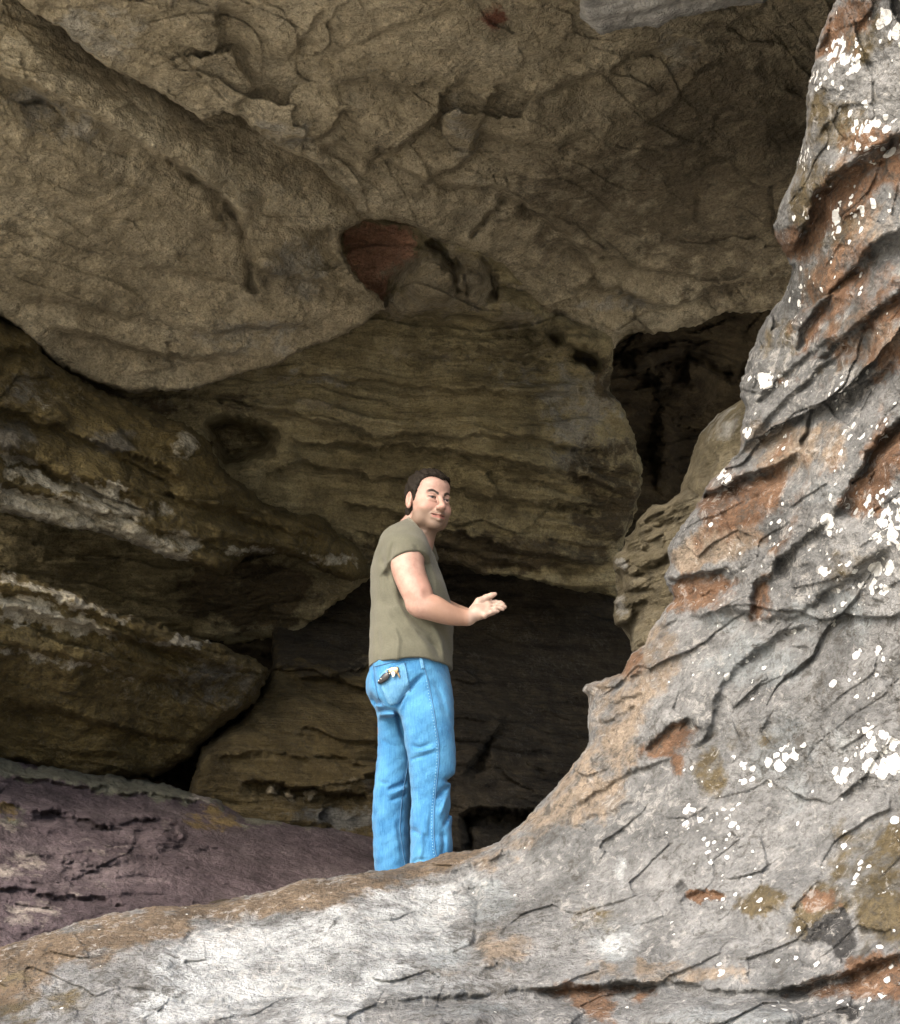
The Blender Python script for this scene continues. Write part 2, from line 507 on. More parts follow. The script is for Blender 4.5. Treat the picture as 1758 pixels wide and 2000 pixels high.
# ================================================================= rock colours
BROWN = ((.34, .290, .190), (.50, .432, .298), (.63, .562, .41))
M_ceil = rock_mat('ceiling_rock', *BROWN, layers=[('red', (.20, .085, .05), (.30, .13, .08)), ('pale', (.54, .47, .32), (.68, .61, .45)),
                                                   ('greyrock', (.34, .318, .26), (.47, .44, .365)), ('painted_shade', (.19, .157, .10), (.30, .252, .172))], tilt=.25, bump=.6, band=.4, pits=.45, speck=.45)  # last layer is a darker tone that paints in shade
M_wall = rock_mat('wall_rock', (.20, .167, .090), (.33, .28, .155), (.47, .41, .25),
                  layers=[('red', (.40, .215, .135), (.54, .32, .215)), ('pale', (.32, .27, .17), (.42, .37, .27)), ('greyrock', (.24, .228, .185), (.36, .34, .28)), ('painted_shade', (.06, .046, .024), (.13, .102, .056))],  # last layer: shade put into the wall colour
                  tilt=.12, bump=.5, band=.9, pits=.4, speck=.4)
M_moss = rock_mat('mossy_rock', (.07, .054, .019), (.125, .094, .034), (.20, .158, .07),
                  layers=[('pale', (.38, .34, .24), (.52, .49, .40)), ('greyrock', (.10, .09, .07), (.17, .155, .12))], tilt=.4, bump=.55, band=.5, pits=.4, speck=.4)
M_dark = rock_mat('recess_rock', (.030, .022, .012), (.055, .041, .022), (.10, .079, .045), tilt=.1, bump=.5, band=.9)  # albedo lowered to deepen the recess: shade put into the colour
M_ochre = rock_mat('ochre_rock', (.06, .045, .018), (.12, .090, .038), (.19, .148, .072), layers=[('pale', (.28, .235, .15), (.36, .31, .22)), ('greyrock', (.11, .108, .095), (.16, .155, .135)), ('painted_shade', (.014, .011, .007), (.075, .060, .038))], tilt=.1, bump=.5, band=.9, pits=.35)  # last layer: near-black tone painted in for deep shade
M_purple = rock_mat('purple_rock', (.068, .051, .056), (.108, .083, .090), (.158, .127, .131),
                    layers=[('green', (.12, .118, .085), (.20, .198, .15)), ('pale', (.26, .22, .19), (.36, .32, .28)), ('ochre', (.15, .10, .04), (.22, .16, .07))],
                    tilt=.2, bump=.45, band=.7)
M_grey = rock_mat('grey_slab_rock', (.42, .42, .40), (.55, .545, .52), (.66, .65, .62), tilt=.2, bump=.4, band=.5)
M_out = rock_mat('outcrop_rock', (.120, .124, .122), (.200, .204, .201), (.295, .298, .293),
                 layers=[('brown', (.115, .083, .053), (.19, .145, .10)), ('tan', (.21, .165, .12), (.31, .255, .195)),
                         ('blue', (.19, .208, .212), (.28, .30, .302)), ('white', (.31, .33, .333), (.475, .495, .495)),
                         ('moss', (.068, .054, .026), (.145, .116, .066)), ('rust', (.115, .060, .032), (.225, .138, .085)),
                         ('black', (.03, .03, .03), (.07, .07, .068))],
                 tilt=-.5, bump=.45, band=.2, speck=.35, lichen='lichen', pits=.75, blotch=.36)
M_knob = rock_mat('knobbly_rock', (.13, .11, .06), (.21, .18, .115), (.30, .27, .19), layers=[('pale', (.3, .29, .25), (.38, .37, .33))], tilt=.2, bump=.6, band=.8)
M_ground, gnt, gb = new_mat('ground_sand')
gtc = gnt.nodes.new('ShaderNodeTexCoord').outputs['Object']
gnt.links.new(ramp(gnt, nz(gnt, gtc, 1.5, 10, .65), [(.35, (.48, .44, .35)), (.5, (.56, .52, .43)), (.65, (.62, .58, .50))]), gb.inputs['Base Color'])
gb.inputs['Roughness'].default_value = .95

# ================================================================= cave, back to front
# the dark hollow at the back
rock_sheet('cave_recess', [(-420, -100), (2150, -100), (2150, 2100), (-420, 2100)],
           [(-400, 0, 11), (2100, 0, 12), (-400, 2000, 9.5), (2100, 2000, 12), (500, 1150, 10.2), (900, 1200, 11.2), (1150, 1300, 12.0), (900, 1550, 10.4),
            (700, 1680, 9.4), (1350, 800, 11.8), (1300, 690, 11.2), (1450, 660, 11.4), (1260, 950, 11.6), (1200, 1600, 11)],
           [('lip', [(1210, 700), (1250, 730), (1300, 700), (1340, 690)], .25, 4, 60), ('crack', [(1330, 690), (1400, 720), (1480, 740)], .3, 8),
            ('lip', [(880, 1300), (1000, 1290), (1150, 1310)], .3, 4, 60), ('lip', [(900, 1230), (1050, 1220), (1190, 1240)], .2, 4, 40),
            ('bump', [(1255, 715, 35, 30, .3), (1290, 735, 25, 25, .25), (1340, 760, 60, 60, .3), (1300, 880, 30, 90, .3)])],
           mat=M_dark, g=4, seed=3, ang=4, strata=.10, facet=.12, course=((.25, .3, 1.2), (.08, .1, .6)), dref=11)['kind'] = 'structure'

# banded back wall
wall = rock_sheet('cave_wall',
                  [(-420, 250), (600, 330), (900, 380), (1000, 520), (1060, 600), (1195, 660), (1200, 720), (1188, 760), (1215, 800), (1222, 815), (1240, 850), (1252, 895), (1246, 980), (1222, 1050),
                   (1215, 1130), (1198, 1165), (1100, 1150), (1000, 1128), (850, 1098), (760, 1110), (700, 1140), (560, 1250), (-420, 1300)],
                  [(-400, 300, 9.0), (0, 700, 8.9), (200, 800, 9.0), (740, 500, 8.72), (850, 560, 8.55), (935, 550, 8.68), (800, 700, 9.25), (600, 800, 9.2), (1000, 700, 9.3),
                   (1000, 850, 9.1), (1200, 800, 9.5), (500, 900, 9.1), (1000, 1000, 9.4), (1200, 1050, 9.8), (800, 1100, 9.75), (500, 1200, 9.9), (-400, 1250, 9.0)],
                  [('lip', [(470, 745), (560, 735), (700, 742), (850, 760), (1000, 770), (1180, 760)], .16, 3, 40),
                   ('lip', [(440, 790), (540, 800), (640, 830), (760, 850), (900, 850), (1050, 860), (1220, 890)], .18, 3, 34),
                   ('lip', [(540, 850), (650, 870), (760, 866), (880, 880), (1000, 905), (1130, 930), (1235, 975)], .20, 3, 40),
                   ('lip', [(480, 930), (600, 910), (750, 935), (900, 960), (1050, 985), (1200, 1000)], .15, 3, 36),
                   ('lip', [(640, 980), (760, 1000), (900, 1045), (1050, 1080), (1180, 1110)], .18, 3, 40),
                   ('lip', [(700, 1040), (850, 1060), (950, 1085), (1080, 1120)], .15, 3, 30),
                   ('lip', [(780, 690), (900, 680), (1000, 690), (1090, 720)], .14, 3, 30),
                   ('lip', [(760, 625), (850, 622), (960, 618), (1060, 650), (1180, 700)], .22, 4, 40),
                   ('pit', [(405, 832), (440, 825), (500, 830), (532, 850), (520, 875), (470, 900), (440, 905), (425, 880)], .85, 20),
                   ('pit', [(668, 455), (715, 432), (770, 432), (822, 452), (835, 486), (806, 528), (780, 545), (765, 580), (748, 595), (705, 562), (684, 522), (666, 486)], .14, 14),
                   ('bump', [(790, 590, 60, 50, .18), (850, 545, 70, 60, .22), (925, 545, 45, 55, .25), (860, 555, 115, 62, .22), (1000, 600, 70, 40, .2), (1110, 660, 60, 40, .2)]),
                   ('crack', [(835, 470), (860, 490), (880, 530), (900, 580)], .3, 9), ('crack', [(930, 500), (960, 540), (970, 590)], .25, 8),
                   ('crack', [(1060, 640), (1090, 660), (1130, 690), (1180, 720)], .3, 8),
                   ('crack', [(890, 500), (905, 540), (915, 585)], .12, 5)],
                  {'red': [('poly', [(670, 455), (715, 440), (770, 440), (810, 460), (815, 490), (795, 528), (770, 545), (760, 585), (740, 580), (705, 555), (684, 522), (672, 486)], 16, 1)],
                   'pale': [('blob', 865, 550, 115, 70, 1), ('blob', 790, 595, 70, 30, 1), ('blob', 940, 555, 45, 55, .9), ('blob', 1010, 620, 60, 30, .7), ('blob', 1000, 690, 130, 18, .35), ('blob', 870, 690, 160, 14, .4),
                            ('blob', 560, 790, 120, 18, .3)],
                   'painted_shade': [('blob', 1180, 960, 90, 130, .6), ('blob', 900, 1080, 320, 50, .8), ('blob', 480, 1150, 160, 90, .9), ('blob', 1190, 740, 40, 60, .5), ('blob', 330, 780, 200, 40, .5)],  # shade painted along the wall's edges, foot and under the slab
                   'greyrock': [('blob', 1130, 780, 110, 90, .6), ('blob', 1000, 740, 120, 30, .4), ('blob', 1150, 880, 90, 70, .45), ('blob', 600, 740, 120, 25, .3)]},
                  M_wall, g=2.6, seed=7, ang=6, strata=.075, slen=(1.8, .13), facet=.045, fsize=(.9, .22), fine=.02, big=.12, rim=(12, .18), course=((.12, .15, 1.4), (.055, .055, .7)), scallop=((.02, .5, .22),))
wall['kind'] = 'structure'

# the big sloping slab at upper left
slab = rock_sheet('ceiling_slab',
                  [(-420, 420), (-420, -480), (-250, -300), (100, -40), (300, 110), (500, 190), (640, 270), (760, 380), (760, 425), (717, 428), (690, 436), (668, 455), (668, 486), (684, 522),
                   (707, 558), (748, 590), (752, 603), (737, 617), (697, 640), (660, 660), (621, 672), (570, 695), (525, 715), (458, 731), (400, 752), (338, 767), (260, 764), (219, 757), (139, 727), (76, 676), (0, 616)],
                  [(-400, -400, 4.9), (-400, 0, 5.8), (-400, 400, 6.6), (0, 0, 6.22), (200, 130, 6.82), (400, 240, 7.30), (680, 390, 8.1), (760, 400, 8.3), (0, 300, 6.55), (0, 520, 7.2),
                   (300, 480, 7.55), (600, 520, 8.1), (0, 600, 7.5), (300, 720, 8.3), (500, 690, 8.4), (700, 620, 8.55), (150, 200, 6.55), (330, 300, 7.05), (250, 380, 7.15)],
                  [('lip', [(-60, 130), (0, 148), (56, 164), (123, 195), (205, 241), (266, 271), (317, 307), (358, 328), (425, 379), (445, 410), (471, 445), (491, 481), (497, 517), (491, 553), (502, 590)], .16, 4, 60),
                   ('crack', [(317, 307), (358, 330), (425, 381), (445, 412), (465, 440), (480, 460)], .09, 7),
                   ('crack', [(425, 385), (420, 405), (430, 425)], .08, 5), ('crack', [(491, 481), (497, 517), (489, 553), (500, 580)], .11, 7),
                   ('lip', [(30, 200), (60, 192), (92, 189), (118, 215), (138, 251)], .14, 3, 30),
                   ('ridge', [(0, 70), (120, 150), (250, 210), (380, 300), (480, 380)], .10, 50),
                   ('lip', [(440, 350), (470, 395), (500, 400), (525, 380)], .12, 4, 30),
                   ('lip', [(640, 440), (645, 480), (665, 520), (690, 550), (720, 590)], .15, 5, 40),
                   ('lip', [(660, 560), (690, 575), (720, 590)], .1, 3, 20),
                   ('lip', [(80, 640), (180, 660), (280, 690), (400, 700), (500, 680)], .15, 4, 40),
                   ('lip', [(0, 570), (120, 590), (260, 620), (420, 650), (560, 640), (690, 610)], .10, 5, 40),
                   ('lip', [(500, 540), (560, 530), (620, 545), (660, 570)], .12, 4, 30),
                   ('lip', [(250, 520), (330, 525), (400, 545), (470, 550)], .06, 3, 25),
                   ('bump', [(425, 440, 14, 14, .10), (530, 520, 40, 30, .12), (560, 470, 60, 30, .08), (480, 400, 35, 30, .10)])],
                  {'pale': [('poly', [(0, 60), (60, 90), (200, 180), (400, 280), (560, 360), (660, 400), (640, 440), (480, 400), (330, 300), (150, 190), (0, 130)], 40, .95), ('poly', [(330, 290), (480, 330), (620, 400), (680, 420), (640, 450), (500, 430), (420, 380)], 30, .9)],  # pale band paints in the light caught by the sloping ramp
                   'greyrock': [('blob', 120, 240, 90, 50, .6), ('blob', 590, 520, 80, 70, .6), ('blob', 500, 660, 150, 40, .4), ('blob', 60, 200, 60, 40, .6)],
                   'red': []},
                  M_ceil, g=2.6, seed=17, ang=18, strata=.03, slen=(1.2, .2), facet=.09, fsize=(.8, .4), fine=.03, big=.10, scales=.012, scallop=((.02, .55, .35), (.014, .18, .11)), rim=(9, .10), back=(110, .016))
slab['kind'] = 'structure'

# main ceiling
ceil_ = rock_sheet('cave_ceiling',
                   [(-420, -300), (-150, -110), (31, -2), (67, 24), (118, 54), (164, 95), (205, 126), (246, 147), (287, 168), (328, 190), (358, 212), (395, 234), (410, 226), (436, 218), (470, 228), (500, 252),
                    (543, 285), (614, 319), (650, 350), (676, 376), (700, 410), (730, 428), (775, 432), (819, 452), (850, 470), (885, 480), (925, 510), (962, 560), (985, 590), (1050, 632), (1110, 652), (1190, 690),
                    (1205, 660), (1235, 650), (1280, 650), (1330, 640), (1390, 618), (1440, 610), (1500, 605), (1600, 575), (2150, 500), (2150, -520), (-420, -520)],
                   [(-400, -300, 5.0), (0, -300, 5.2), (900, -300, 5.0), (2100, -300, 5.4), (0, -20, 5.70), (900, 0, 5.9), (1600, 0, 6.5), (200, 110, 6.22), (400, 220, 6.70), (900, 280, 7.2), (1500, 300, 7.9),
                    (680, 370, 7.60), (800, 440, 8.0), (1100, 480, 8.5), (1500, 540, 9.3), (1250, 620, 9.5), (1000, 590, 9.1), (1150, 640, 9.3), (2100, 500, 9.6)],
                   [('lip', [(425, 5), (430, 50), (422, 102), (455, 95), (466, 110), (476, 138), (491, 169), (481, 192), (440, 210)][::-1], .16, 3, 55),
                    ('lip', [(553, 118), (579, 97), (614, 46), (640, 20)], .08, 3, 30),
                    ('lip', [(476, 243), (543, 272), (573, 272), (614, 271), (640, 262), (666, 246), (671, 220), (700, 214)], .15, 3, 45),
                    ('lip', [(600, 276), (691, 292), (717, 302), (758, 297), (809, 276), (850, 236), (860, 189), (896, 160), (930, 140)], .20, 3, 55),
                    ('lip', [(720, 300), (768, 322), (858, 355), (925, 364), (996, 379), (1063, 420)], .14, 3, 45),
                    ('lip', [(840, 342), (878, 338), (925, 307), (935, 266), (950, 225), (971, 175), (960, 160)], .16, 3, 50),
                    ('lip', [(1260, 600), (1216, 568), (1165, 553), (1155, 527), (1134, 497), (1099, 450), (1063, 420), (1000, 385)][::-1], .14, 3, 60),
                    ('lip', [(1032, 184), (1104, 169), (1145, 148), (1191, 143), (1216, 118), (1268, 97), (1320, 90)], .12, 3, 40),
                    ('ridge', [(1411, 97), (1360, 143), (1329, 179), (1293, 220), (1237, 241)], .05, 8),
                    ('ridge', [(1195, 238), (1165, 276)], .05, 8), ('pit', [(1090, 285), (1110, 268), (1150, 270), (1140, 290), (1105, 300)], .10, 14),
                    ('crack', [(991, 384), (950, 425), (914, 471)], .12, 6),
                    ('lip', [(1060, 470), (1120, 480), (1240, 520), (1380, 545), (1530, 530)], .08, 3, 35),
                    ('lip', [(1140, 545), (1250, 590), (1330, 600), (1390, 560), (1480, 550), (1560, 530)], .14, 4, 40),
                    ('lip', [(1362, 440), (1362, 400), (1364, 370), (1420, 350)][::-1], .06, 3, 30),
                    ('lip', [(560, 60), (640, 90), (720, 80), (800, 40), (900, 20)], .06, 4, 40),
                    ('lip', [(640, 170), (720, 150), (790, 180), (860, 150)], .08, 4, 40),
                    ('lip', [(1420, 60), (1440, 40), (1500, 20)], .1, 3, 30),
                    ('bump', [(890, 220, 50, 60, .08), (750, 260, 60, 40, .06), (480, 290, 60, 40, .06)])],
                   {'painted_shade': [('blob', 1420, 330, 230, 300, .75), ('blob', 1150, 400, 200, 160, .5), ('blob', 1500, 560, 160, 60, .5)], 'red': [('blob', 955, 35, 40, 34, .7)], 'pale': [('blob', 450, 225, 60, 25, .5), ('blob', 160, 40, 90, 40, .35)],  # first mask paints the dimmer right side of the ceiling darker
                    'greyrock': [('blob', 1320, 110, 60, 50, .65), ('blob', 200, 60, 120, 70, .55), ('blob', 560, 260, 100, 30, .4), ('blob', 1450, 420, 90, 60, .5), ('blob', 1200, 590, 90, 25, .5),
                                 ('blob', 900, 250, 50, 90, .4), ('blob', 1380, 330, 200, 110, .3)]},
                   M_ceil, g=2.6, seed=29, ang=24, strata=.03, slen=(1.1, .2), facet=.17, fsize=(1.0, .5), fine=.03, big=.10, scales=.012, scallop=((.02, .6, .4), (.014, .2, .12)), rim=(14, .16), back=(120, .016))
ceil_['kind'] = 'structure'

# pale grey slab hanging at the top
tag(rock_sheet('hanging_slab', [(1150, -160), (1134, -30), (1132, 36), (1150, 52), (1175, 69), (1200, 60), (1227, 56), (1262, 50), (1288, 55), (1319, 36), (1355, 27), (1421, 15), (1498, 4), (1560, -30), (1600, -160)],
               [(1150, -150, 5.0), (1140, 40, 5.75), (1300, 0, 5.7), (1500, 0, 5.9), (1600, -150, 5.2)],
               [('lip', [(1160, 40), (1220, 30), (1300, 10), (1400, -5)], .06, 3, 25), ('lip', [(1227, 50), (1225, 30), (1240, 20)], .06, 3, 20)], mat=M_grey, g=2.6, seed=41, ang=-12, strata=.03,
               facet=.05, fsize=(.3, .16), big=.05, rim=(22, .12), back=(70, .012), wamp=.7),
    'pale grey rock slab hanging from the cave ceiling at the top edge', 'rock')

# left: mossy boulder with pale ledge under it
tag(rock_sheet('mossy_boulder',
               [(-420, 460), (0, 618), (60, 648), (85, 690), (140, 730), (219, 775), (300, 802), (380, 838), (415, 865), (425, 900), (450, 930), (520, 985), (620, 1010), (700, 1065), (725, 1120), (690, 1140),
                (610, 1105), (540, 1082), (500, 1080), (470, 1100), (430, 1125), (385, 1105), (330, 1085), (270, 1062), (200, 1042), (130, 1032), (60, 1015), (0, 1000), (-420, 880)],
               [(-400, 480, 6.6), (0, 640, 7.6), (0, 800, 7.15), (0, 1000, 7.1), (200, 850, 7.7), (400, 880, 8.2), (350, 1080, 7.85), (600, 1060, 8.9), (720, 1110, 9.4), (-400, 800, 6.2), (180, 770, 7.95), (200, 1030, 7.45)],
               [('lip', [(-20, 803), (36, 805), (72, 823), (115, 831), (147, 851), (187, 865), (239, 887), (295, 900), (330, 925), (380, 940)], .12, 3, 40),
                ('lip', [(0, 880), (40, 885), (75, 905), (130, 930), (200, 940), (245, 965), (290, 985)], .14, 3, 22),
                ('lip', [(0, 935), (60, 965), (130, 975), (200, 1005), (270, 1015)], .12, 3, 20),
                ('lip', [(270, 1028), (340, 1045), (400, 1055), (470, 1060), (560, 1070)], .1, 3, 20),
                ('lip', [(300, 950), (380, 985), (450, 1000), (540, 1030), (640, 1060)], .1, 3, 25),
                ('lip', [(-10, 690), (40, 680), (80, 690)], .12, 4, 30),
                ('bump', [(360, 868, 34, 28, .07), (120, 800, 40, 30, .05)])],
               {'pale': [('poly', [(-200, 900), (0, 948), (80, 962), (159, 990), (279, 1030), (300, 1060), (375, 1075), (372, 1100), (295, 1080), (239, 1064), (159, 1040), (60, 1022), (0, 1008), (-200, 960)], 12, 1),
                         ('poly', [(0, 880), (40, 885), (75, 905), (60, 915), (0, 900)], 8, .9), ('blob', 220, 950, 40, 14, .8), ('blob', 360, 868, 34, 26, .5), ('blob', 350, 1065, 50, 25, .6), ('blob', 640, 1090, 60, 18, .7), ('blob', 170, 1000, 180, 25, .7), ('poly', [(0, 905), (90, 925), (200, 955), (290, 1000), (200, 985), (90, 955), (0, 930)], 8, .8), ('blob', 480, 1075, 60, 12, .7), ('blob', 100, 780, 120, 14, .3)],
                'greyrock': [('blob', 20, 850, 60, 40, .7), ('blob', 230, 860, 60, 30, .6), ('blob', 40, 760, 50, 50, .45)]},
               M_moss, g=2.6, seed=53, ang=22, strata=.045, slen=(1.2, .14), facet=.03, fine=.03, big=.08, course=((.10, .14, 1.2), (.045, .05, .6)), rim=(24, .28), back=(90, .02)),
    'mossy brown boulder with a pale ledge along its foot on the left cave wall', 'boulder')

# lower left block
tag(rock_sheet('shadowed_boulder',
               [(-420, 950), (0, 1106), (60, 1128), (130, 1158), (200, 1188), (280, 1205), (330, 1228), (430, 1258), (500, 1290), (530, 1310), (527, 1330), (500, 1375), (430, 1420), (392, 1455), (380, 1480),
                (300, 1520), (150, 1520), (0, 1490), (-420, 1430)],
               [(-400, 1000, 6.0), (0, 1130, 6.95), (0, 1300, 7.2), (300, 1300, 7.8), (500, 1310, 8.4), (380, 1450, 8.3), (0, 1470, 7.7), (-400, 1300, 6.3), (250, 1490, 8.0), (250, 1230, 7.5)],
               [('lip', [(0, 1185), (60, 1195), (120, 1212), (200, 1230), (300, 1260), (400, 1290)], .14, 3, 26), ('lip', [(0, 1150), (80, 1165), (160, 1195), (230, 1215)], .1, 3, 18),
                ('lip', [(0, 1260), (120, 1280), (260, 1320), (400, 1350)], .08, 4, 30), ('lip', [(0, 1370), (120, 1390), (250, 1430), (370, 1450)], .12, 4, 40)],
               {'pale': [('poly', [(0, 1160), (100, 1185), (220, 1225), (240, 1245), (140, 1232), (0, 1205)], 10, .8), ('blob', 380, 1250, 110, 10, .6), ('poly', [(0, 1112), (120, 1160), (260, 1205), (250, 1215), (110, 1178), (0, 1135)], 6, .6), ('poly', [(0, 1262), (140, 1290), (260, 1320), (255, 1328), (130, 1302), (0, 1276)], 6, .45)], 'greyrock': [('blob', 430, 1330, 120, 60, .6)]},
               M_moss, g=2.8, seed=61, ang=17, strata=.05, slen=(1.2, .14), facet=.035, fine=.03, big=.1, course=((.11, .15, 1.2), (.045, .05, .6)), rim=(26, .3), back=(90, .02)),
    'dark brown boulder in shadow below the mossy boulder on the left', 'boulder')

# yellowish block behind the man
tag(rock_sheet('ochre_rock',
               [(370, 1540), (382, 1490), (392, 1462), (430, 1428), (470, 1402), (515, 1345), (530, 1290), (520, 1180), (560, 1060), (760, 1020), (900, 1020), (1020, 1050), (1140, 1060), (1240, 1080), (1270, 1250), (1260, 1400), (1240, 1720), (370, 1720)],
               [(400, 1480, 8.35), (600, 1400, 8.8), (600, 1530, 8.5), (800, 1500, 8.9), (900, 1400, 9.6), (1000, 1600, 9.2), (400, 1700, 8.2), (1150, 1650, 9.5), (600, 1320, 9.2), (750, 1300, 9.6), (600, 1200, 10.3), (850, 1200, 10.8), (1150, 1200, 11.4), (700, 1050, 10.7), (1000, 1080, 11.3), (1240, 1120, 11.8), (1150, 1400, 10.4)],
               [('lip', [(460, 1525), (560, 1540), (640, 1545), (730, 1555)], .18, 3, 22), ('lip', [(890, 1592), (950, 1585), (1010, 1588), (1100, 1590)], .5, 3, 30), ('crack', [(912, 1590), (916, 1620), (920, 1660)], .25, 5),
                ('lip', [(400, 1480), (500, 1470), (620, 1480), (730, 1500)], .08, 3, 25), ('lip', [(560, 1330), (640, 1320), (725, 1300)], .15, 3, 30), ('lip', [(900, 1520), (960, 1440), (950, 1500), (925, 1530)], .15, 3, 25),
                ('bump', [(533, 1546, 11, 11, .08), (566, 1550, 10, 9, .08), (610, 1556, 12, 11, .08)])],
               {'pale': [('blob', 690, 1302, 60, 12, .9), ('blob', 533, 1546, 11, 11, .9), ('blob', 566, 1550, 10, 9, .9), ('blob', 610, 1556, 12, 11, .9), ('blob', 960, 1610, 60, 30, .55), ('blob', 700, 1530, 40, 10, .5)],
                'greyrock': [('blob', 660, 1595, 120, 25, .8)], 'painted_shade': [('poly', [(760, 1000), (800, 1300), (740, 1450), (740, 1700), (1290, 1750), (1290, 1000)], 60, 1), ('poly', [(480, 1000), (540, 1290), (800, 1290), (800, 1000)], 40, 1), ('blob', 620, 1300, 120, 30, .6)]},  # large dark polygons paint the deep shade behind the man
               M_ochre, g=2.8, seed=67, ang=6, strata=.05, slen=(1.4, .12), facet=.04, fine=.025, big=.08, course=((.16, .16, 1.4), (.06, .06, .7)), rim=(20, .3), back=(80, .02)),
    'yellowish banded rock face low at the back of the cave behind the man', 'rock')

# purple rock sloping down to the ledge
pur = rock_sheet('cave_floor_slope',
                 [(-420, 1420), (0, 1477), (100, 1497), (180, 1512), (250, 1518), (340, 1538), (400, 1552), (430, 1558), (440, 1572), (470, 1590), (520, 1600), (640, 1612), (740, 1630), (900, 1665), (1150, 1710), (1150, 2150), (-420, 2150)],
                 [(-400, 1450, 6.6), (0, 1480, 7.5), (430, 1560, 8.25), (740, 1640, 8.5), (0, 1800, 5.7), (400, 1750, 6.5), (700, 1720, 7.3), (0, 2000, 5.1), (700, 2000, 5.6), (-400, 1800, 5.2), (1100, 1750, 7.8), (200, 1640, 6.9), (200, 1560, 7.55)],
                 [('lip', [(0, 1512), (80, 1525), (180, 1540), (300, 1555), (420, 1575)], .16, 3, 20),
                  ('lip', [(40, 1600), (100, 1590), (160, 1598), (220, 1620), (290, 1600), (330, 1600), (360, 1640), (358, 1665)], .16, 3, 24),
                  ('lip', [(0, 1570), (40, 1575), (80, 1590), (140, 1580)], .12, 3, 22),
                  ('lip', [(380, 1655), (430, 1660), (440, 1670)], .08, 3, 14), ('lip', [(-20, 1733), (60, 1742), (160, 1752), (260, 1765)], .1, 3, 18),
                  ('lip', [(110, 1700), (145, 1690), (160, 1700), (215, 1705)], .08, 3, 14), ('lip', [(0, 1668), (90, 1672), (190, 1690), (330, 1690)], .05, 3, 18),
                  ('bump', [(320, 1628, 44, 34, .16), (190, 1605, 34, 18, .10), (100, 1615, 40, 18, .08)])],
                 {'green': [('poly', [(-200, 1450), (0, 1477), (100, 1495), (250, 1517), (340, 1536), (435, 1556), (440, 1575), (330, 1568), (180, 1540), (60, 1518), (0, 1512), (-200, 1490)], 8, 1), ('blob', 20, 1590, 40, 20, .6),
                            ('blob', 560, 1600, 160, 16, .7)],
                  'pale': [('blob', 40, 1690, 60, 40, .45), ('blob', 20, 1610, 40, 10, .6), ('blob', 190, 1660, 90, 20, .3), ('blob', 320, 1612, 35, 14, .5), ('blob', 60, 1790, 70, 40, .55), ('blob', 395, 1560, 28, 12, .9), ('blob', 180, 1735, 70, 12, .3)],
                  'ochre': [('blob', 10, 1585, 30, 14, .8), ('blob', 420, 1600, 60, 24, .6)]},
                 M_purple, g=2.6, seed=73, ang=9, strata=.045, slen=(1.4, .11), facet=.035, fsize=(.5, .2), fine=.025, big=.08, course=((.07, .15, .8), (.03, .05, .3)), lipk=.7, rim=(24, .2), back=(70, .015), dref=7)
pur['kind'] = 'structure'

# right, behind the outcrop: greenish rib and the knobbly column
tag(rock_sheet('greenish_rib', [(1560, 700), (1450, 775), (1400, 808), (1365, 850), (1352, 880), (1345, 910), (1332, 950), (1320, 1000), (1300, 1080), (1500, 1100), (1700, 900)],
               [(1560, 720, 5.6), (1440, 800, 5.7), (1360, 880, 5.9), (1330, 980, 5.9), (1450, 950, 5.5), (1500, 1080, 5.4)],
               [('lip', [(1380, 860), (1400, 900), (1380, 950)], .05, 3, 20)], {'pale': [('blob', 1410, 830, 60, 50, .6)]}, M_knob, g=2.6, seed=83, ang=-50, strata=.03, slen=(.8, .12), facet=.04, fsize=(.4, .25), fine=.01,
               big=.06, rim=(36, .3), back=(90, .015), dref=5.6, wamp=.5),
    'greenish grey rib of rock standing behind the lichen-spotted outcrop', 'rock')
tag(rock_sheet('knobbly_column', [(1345, 950), (1300, 985), (1275, 985), (1262, 1000), (1243, 1020), (1238, 1040), (1222, 1048), (1222, 1072), (1205, 1082), (1198, 1095), (1200, 1118), (1214, 1122), (1216, 1150), (1222, 1158),
                                  (1203, 1162), (1198, 1178), (1204, 1188), (1196, 1200), (1200, 1220), (1222, 1232), (1230, 1240), (1234, 1272), (1250, 1300), (1400, 1300), (1420, 1000)],
               [(1340, 960, 5.75), (1240, 1050, 6.0), (1210, 1150, 6.05), (1215, 1220, 6.0), (1240, 1280, 5.8), (1350, 1100, 5.6), (1350, 1280, 5.5)],
               [('lip', [(1225, 1075), (1260, 1070), (1290, 1050)], .06, 3, 14), ('lip', [(1205, 1122), (1240, 1125), (1280, 1110), (1310, 1080)], .07, 3, 16), ('lip', [(1240, 1045), (1280, 1030), (1320, 1010)], .06, 3, 14),
                ('lip', [(1200, 1225), (1235, 1210), (1240, 1180), (1270, 1170)], .09, 3, 18), ('lip', [(1255, 1020), (1290, 1005), (1330, 985)], .05, 3, 12), ('lip', [(1215, 1158), (1245, 1150), (1290, 1150)], .08, 3, 16),
                ('bump', [(1212, 1100, 18, 16, .07), (1213, 1175, 18, 12, .07), (1212, 1208, 20, 14, .07), (1250, 1090, 22, 16, .06), (1245, 1140, 26, 14, .05), (1270, 1045, 24, 14, .05), (1255, 1240, 26, 24, .06), (1300, 1010, 26, 16, .05),
                          (1285, 1085, 18, 16, .05), (1275, 1205, 30, 24, .05)])],
               {'pale': [('blob', 1212, 1100, 16, 14, .7), ('blob', 1213, 1180, 16, 30, .5)]}, M_knob, g=2.0, seed=89, ang=-28, strata=.05, slen=(.5, .055), facet=.035, fsize=(.16, .09), fine=.012, big=.05, rim=(22, .2), back=(80, .015), dref=5.8, wamp=.45),
    'knobbly brown rock column behind the outcrop right of the man', 'rock')

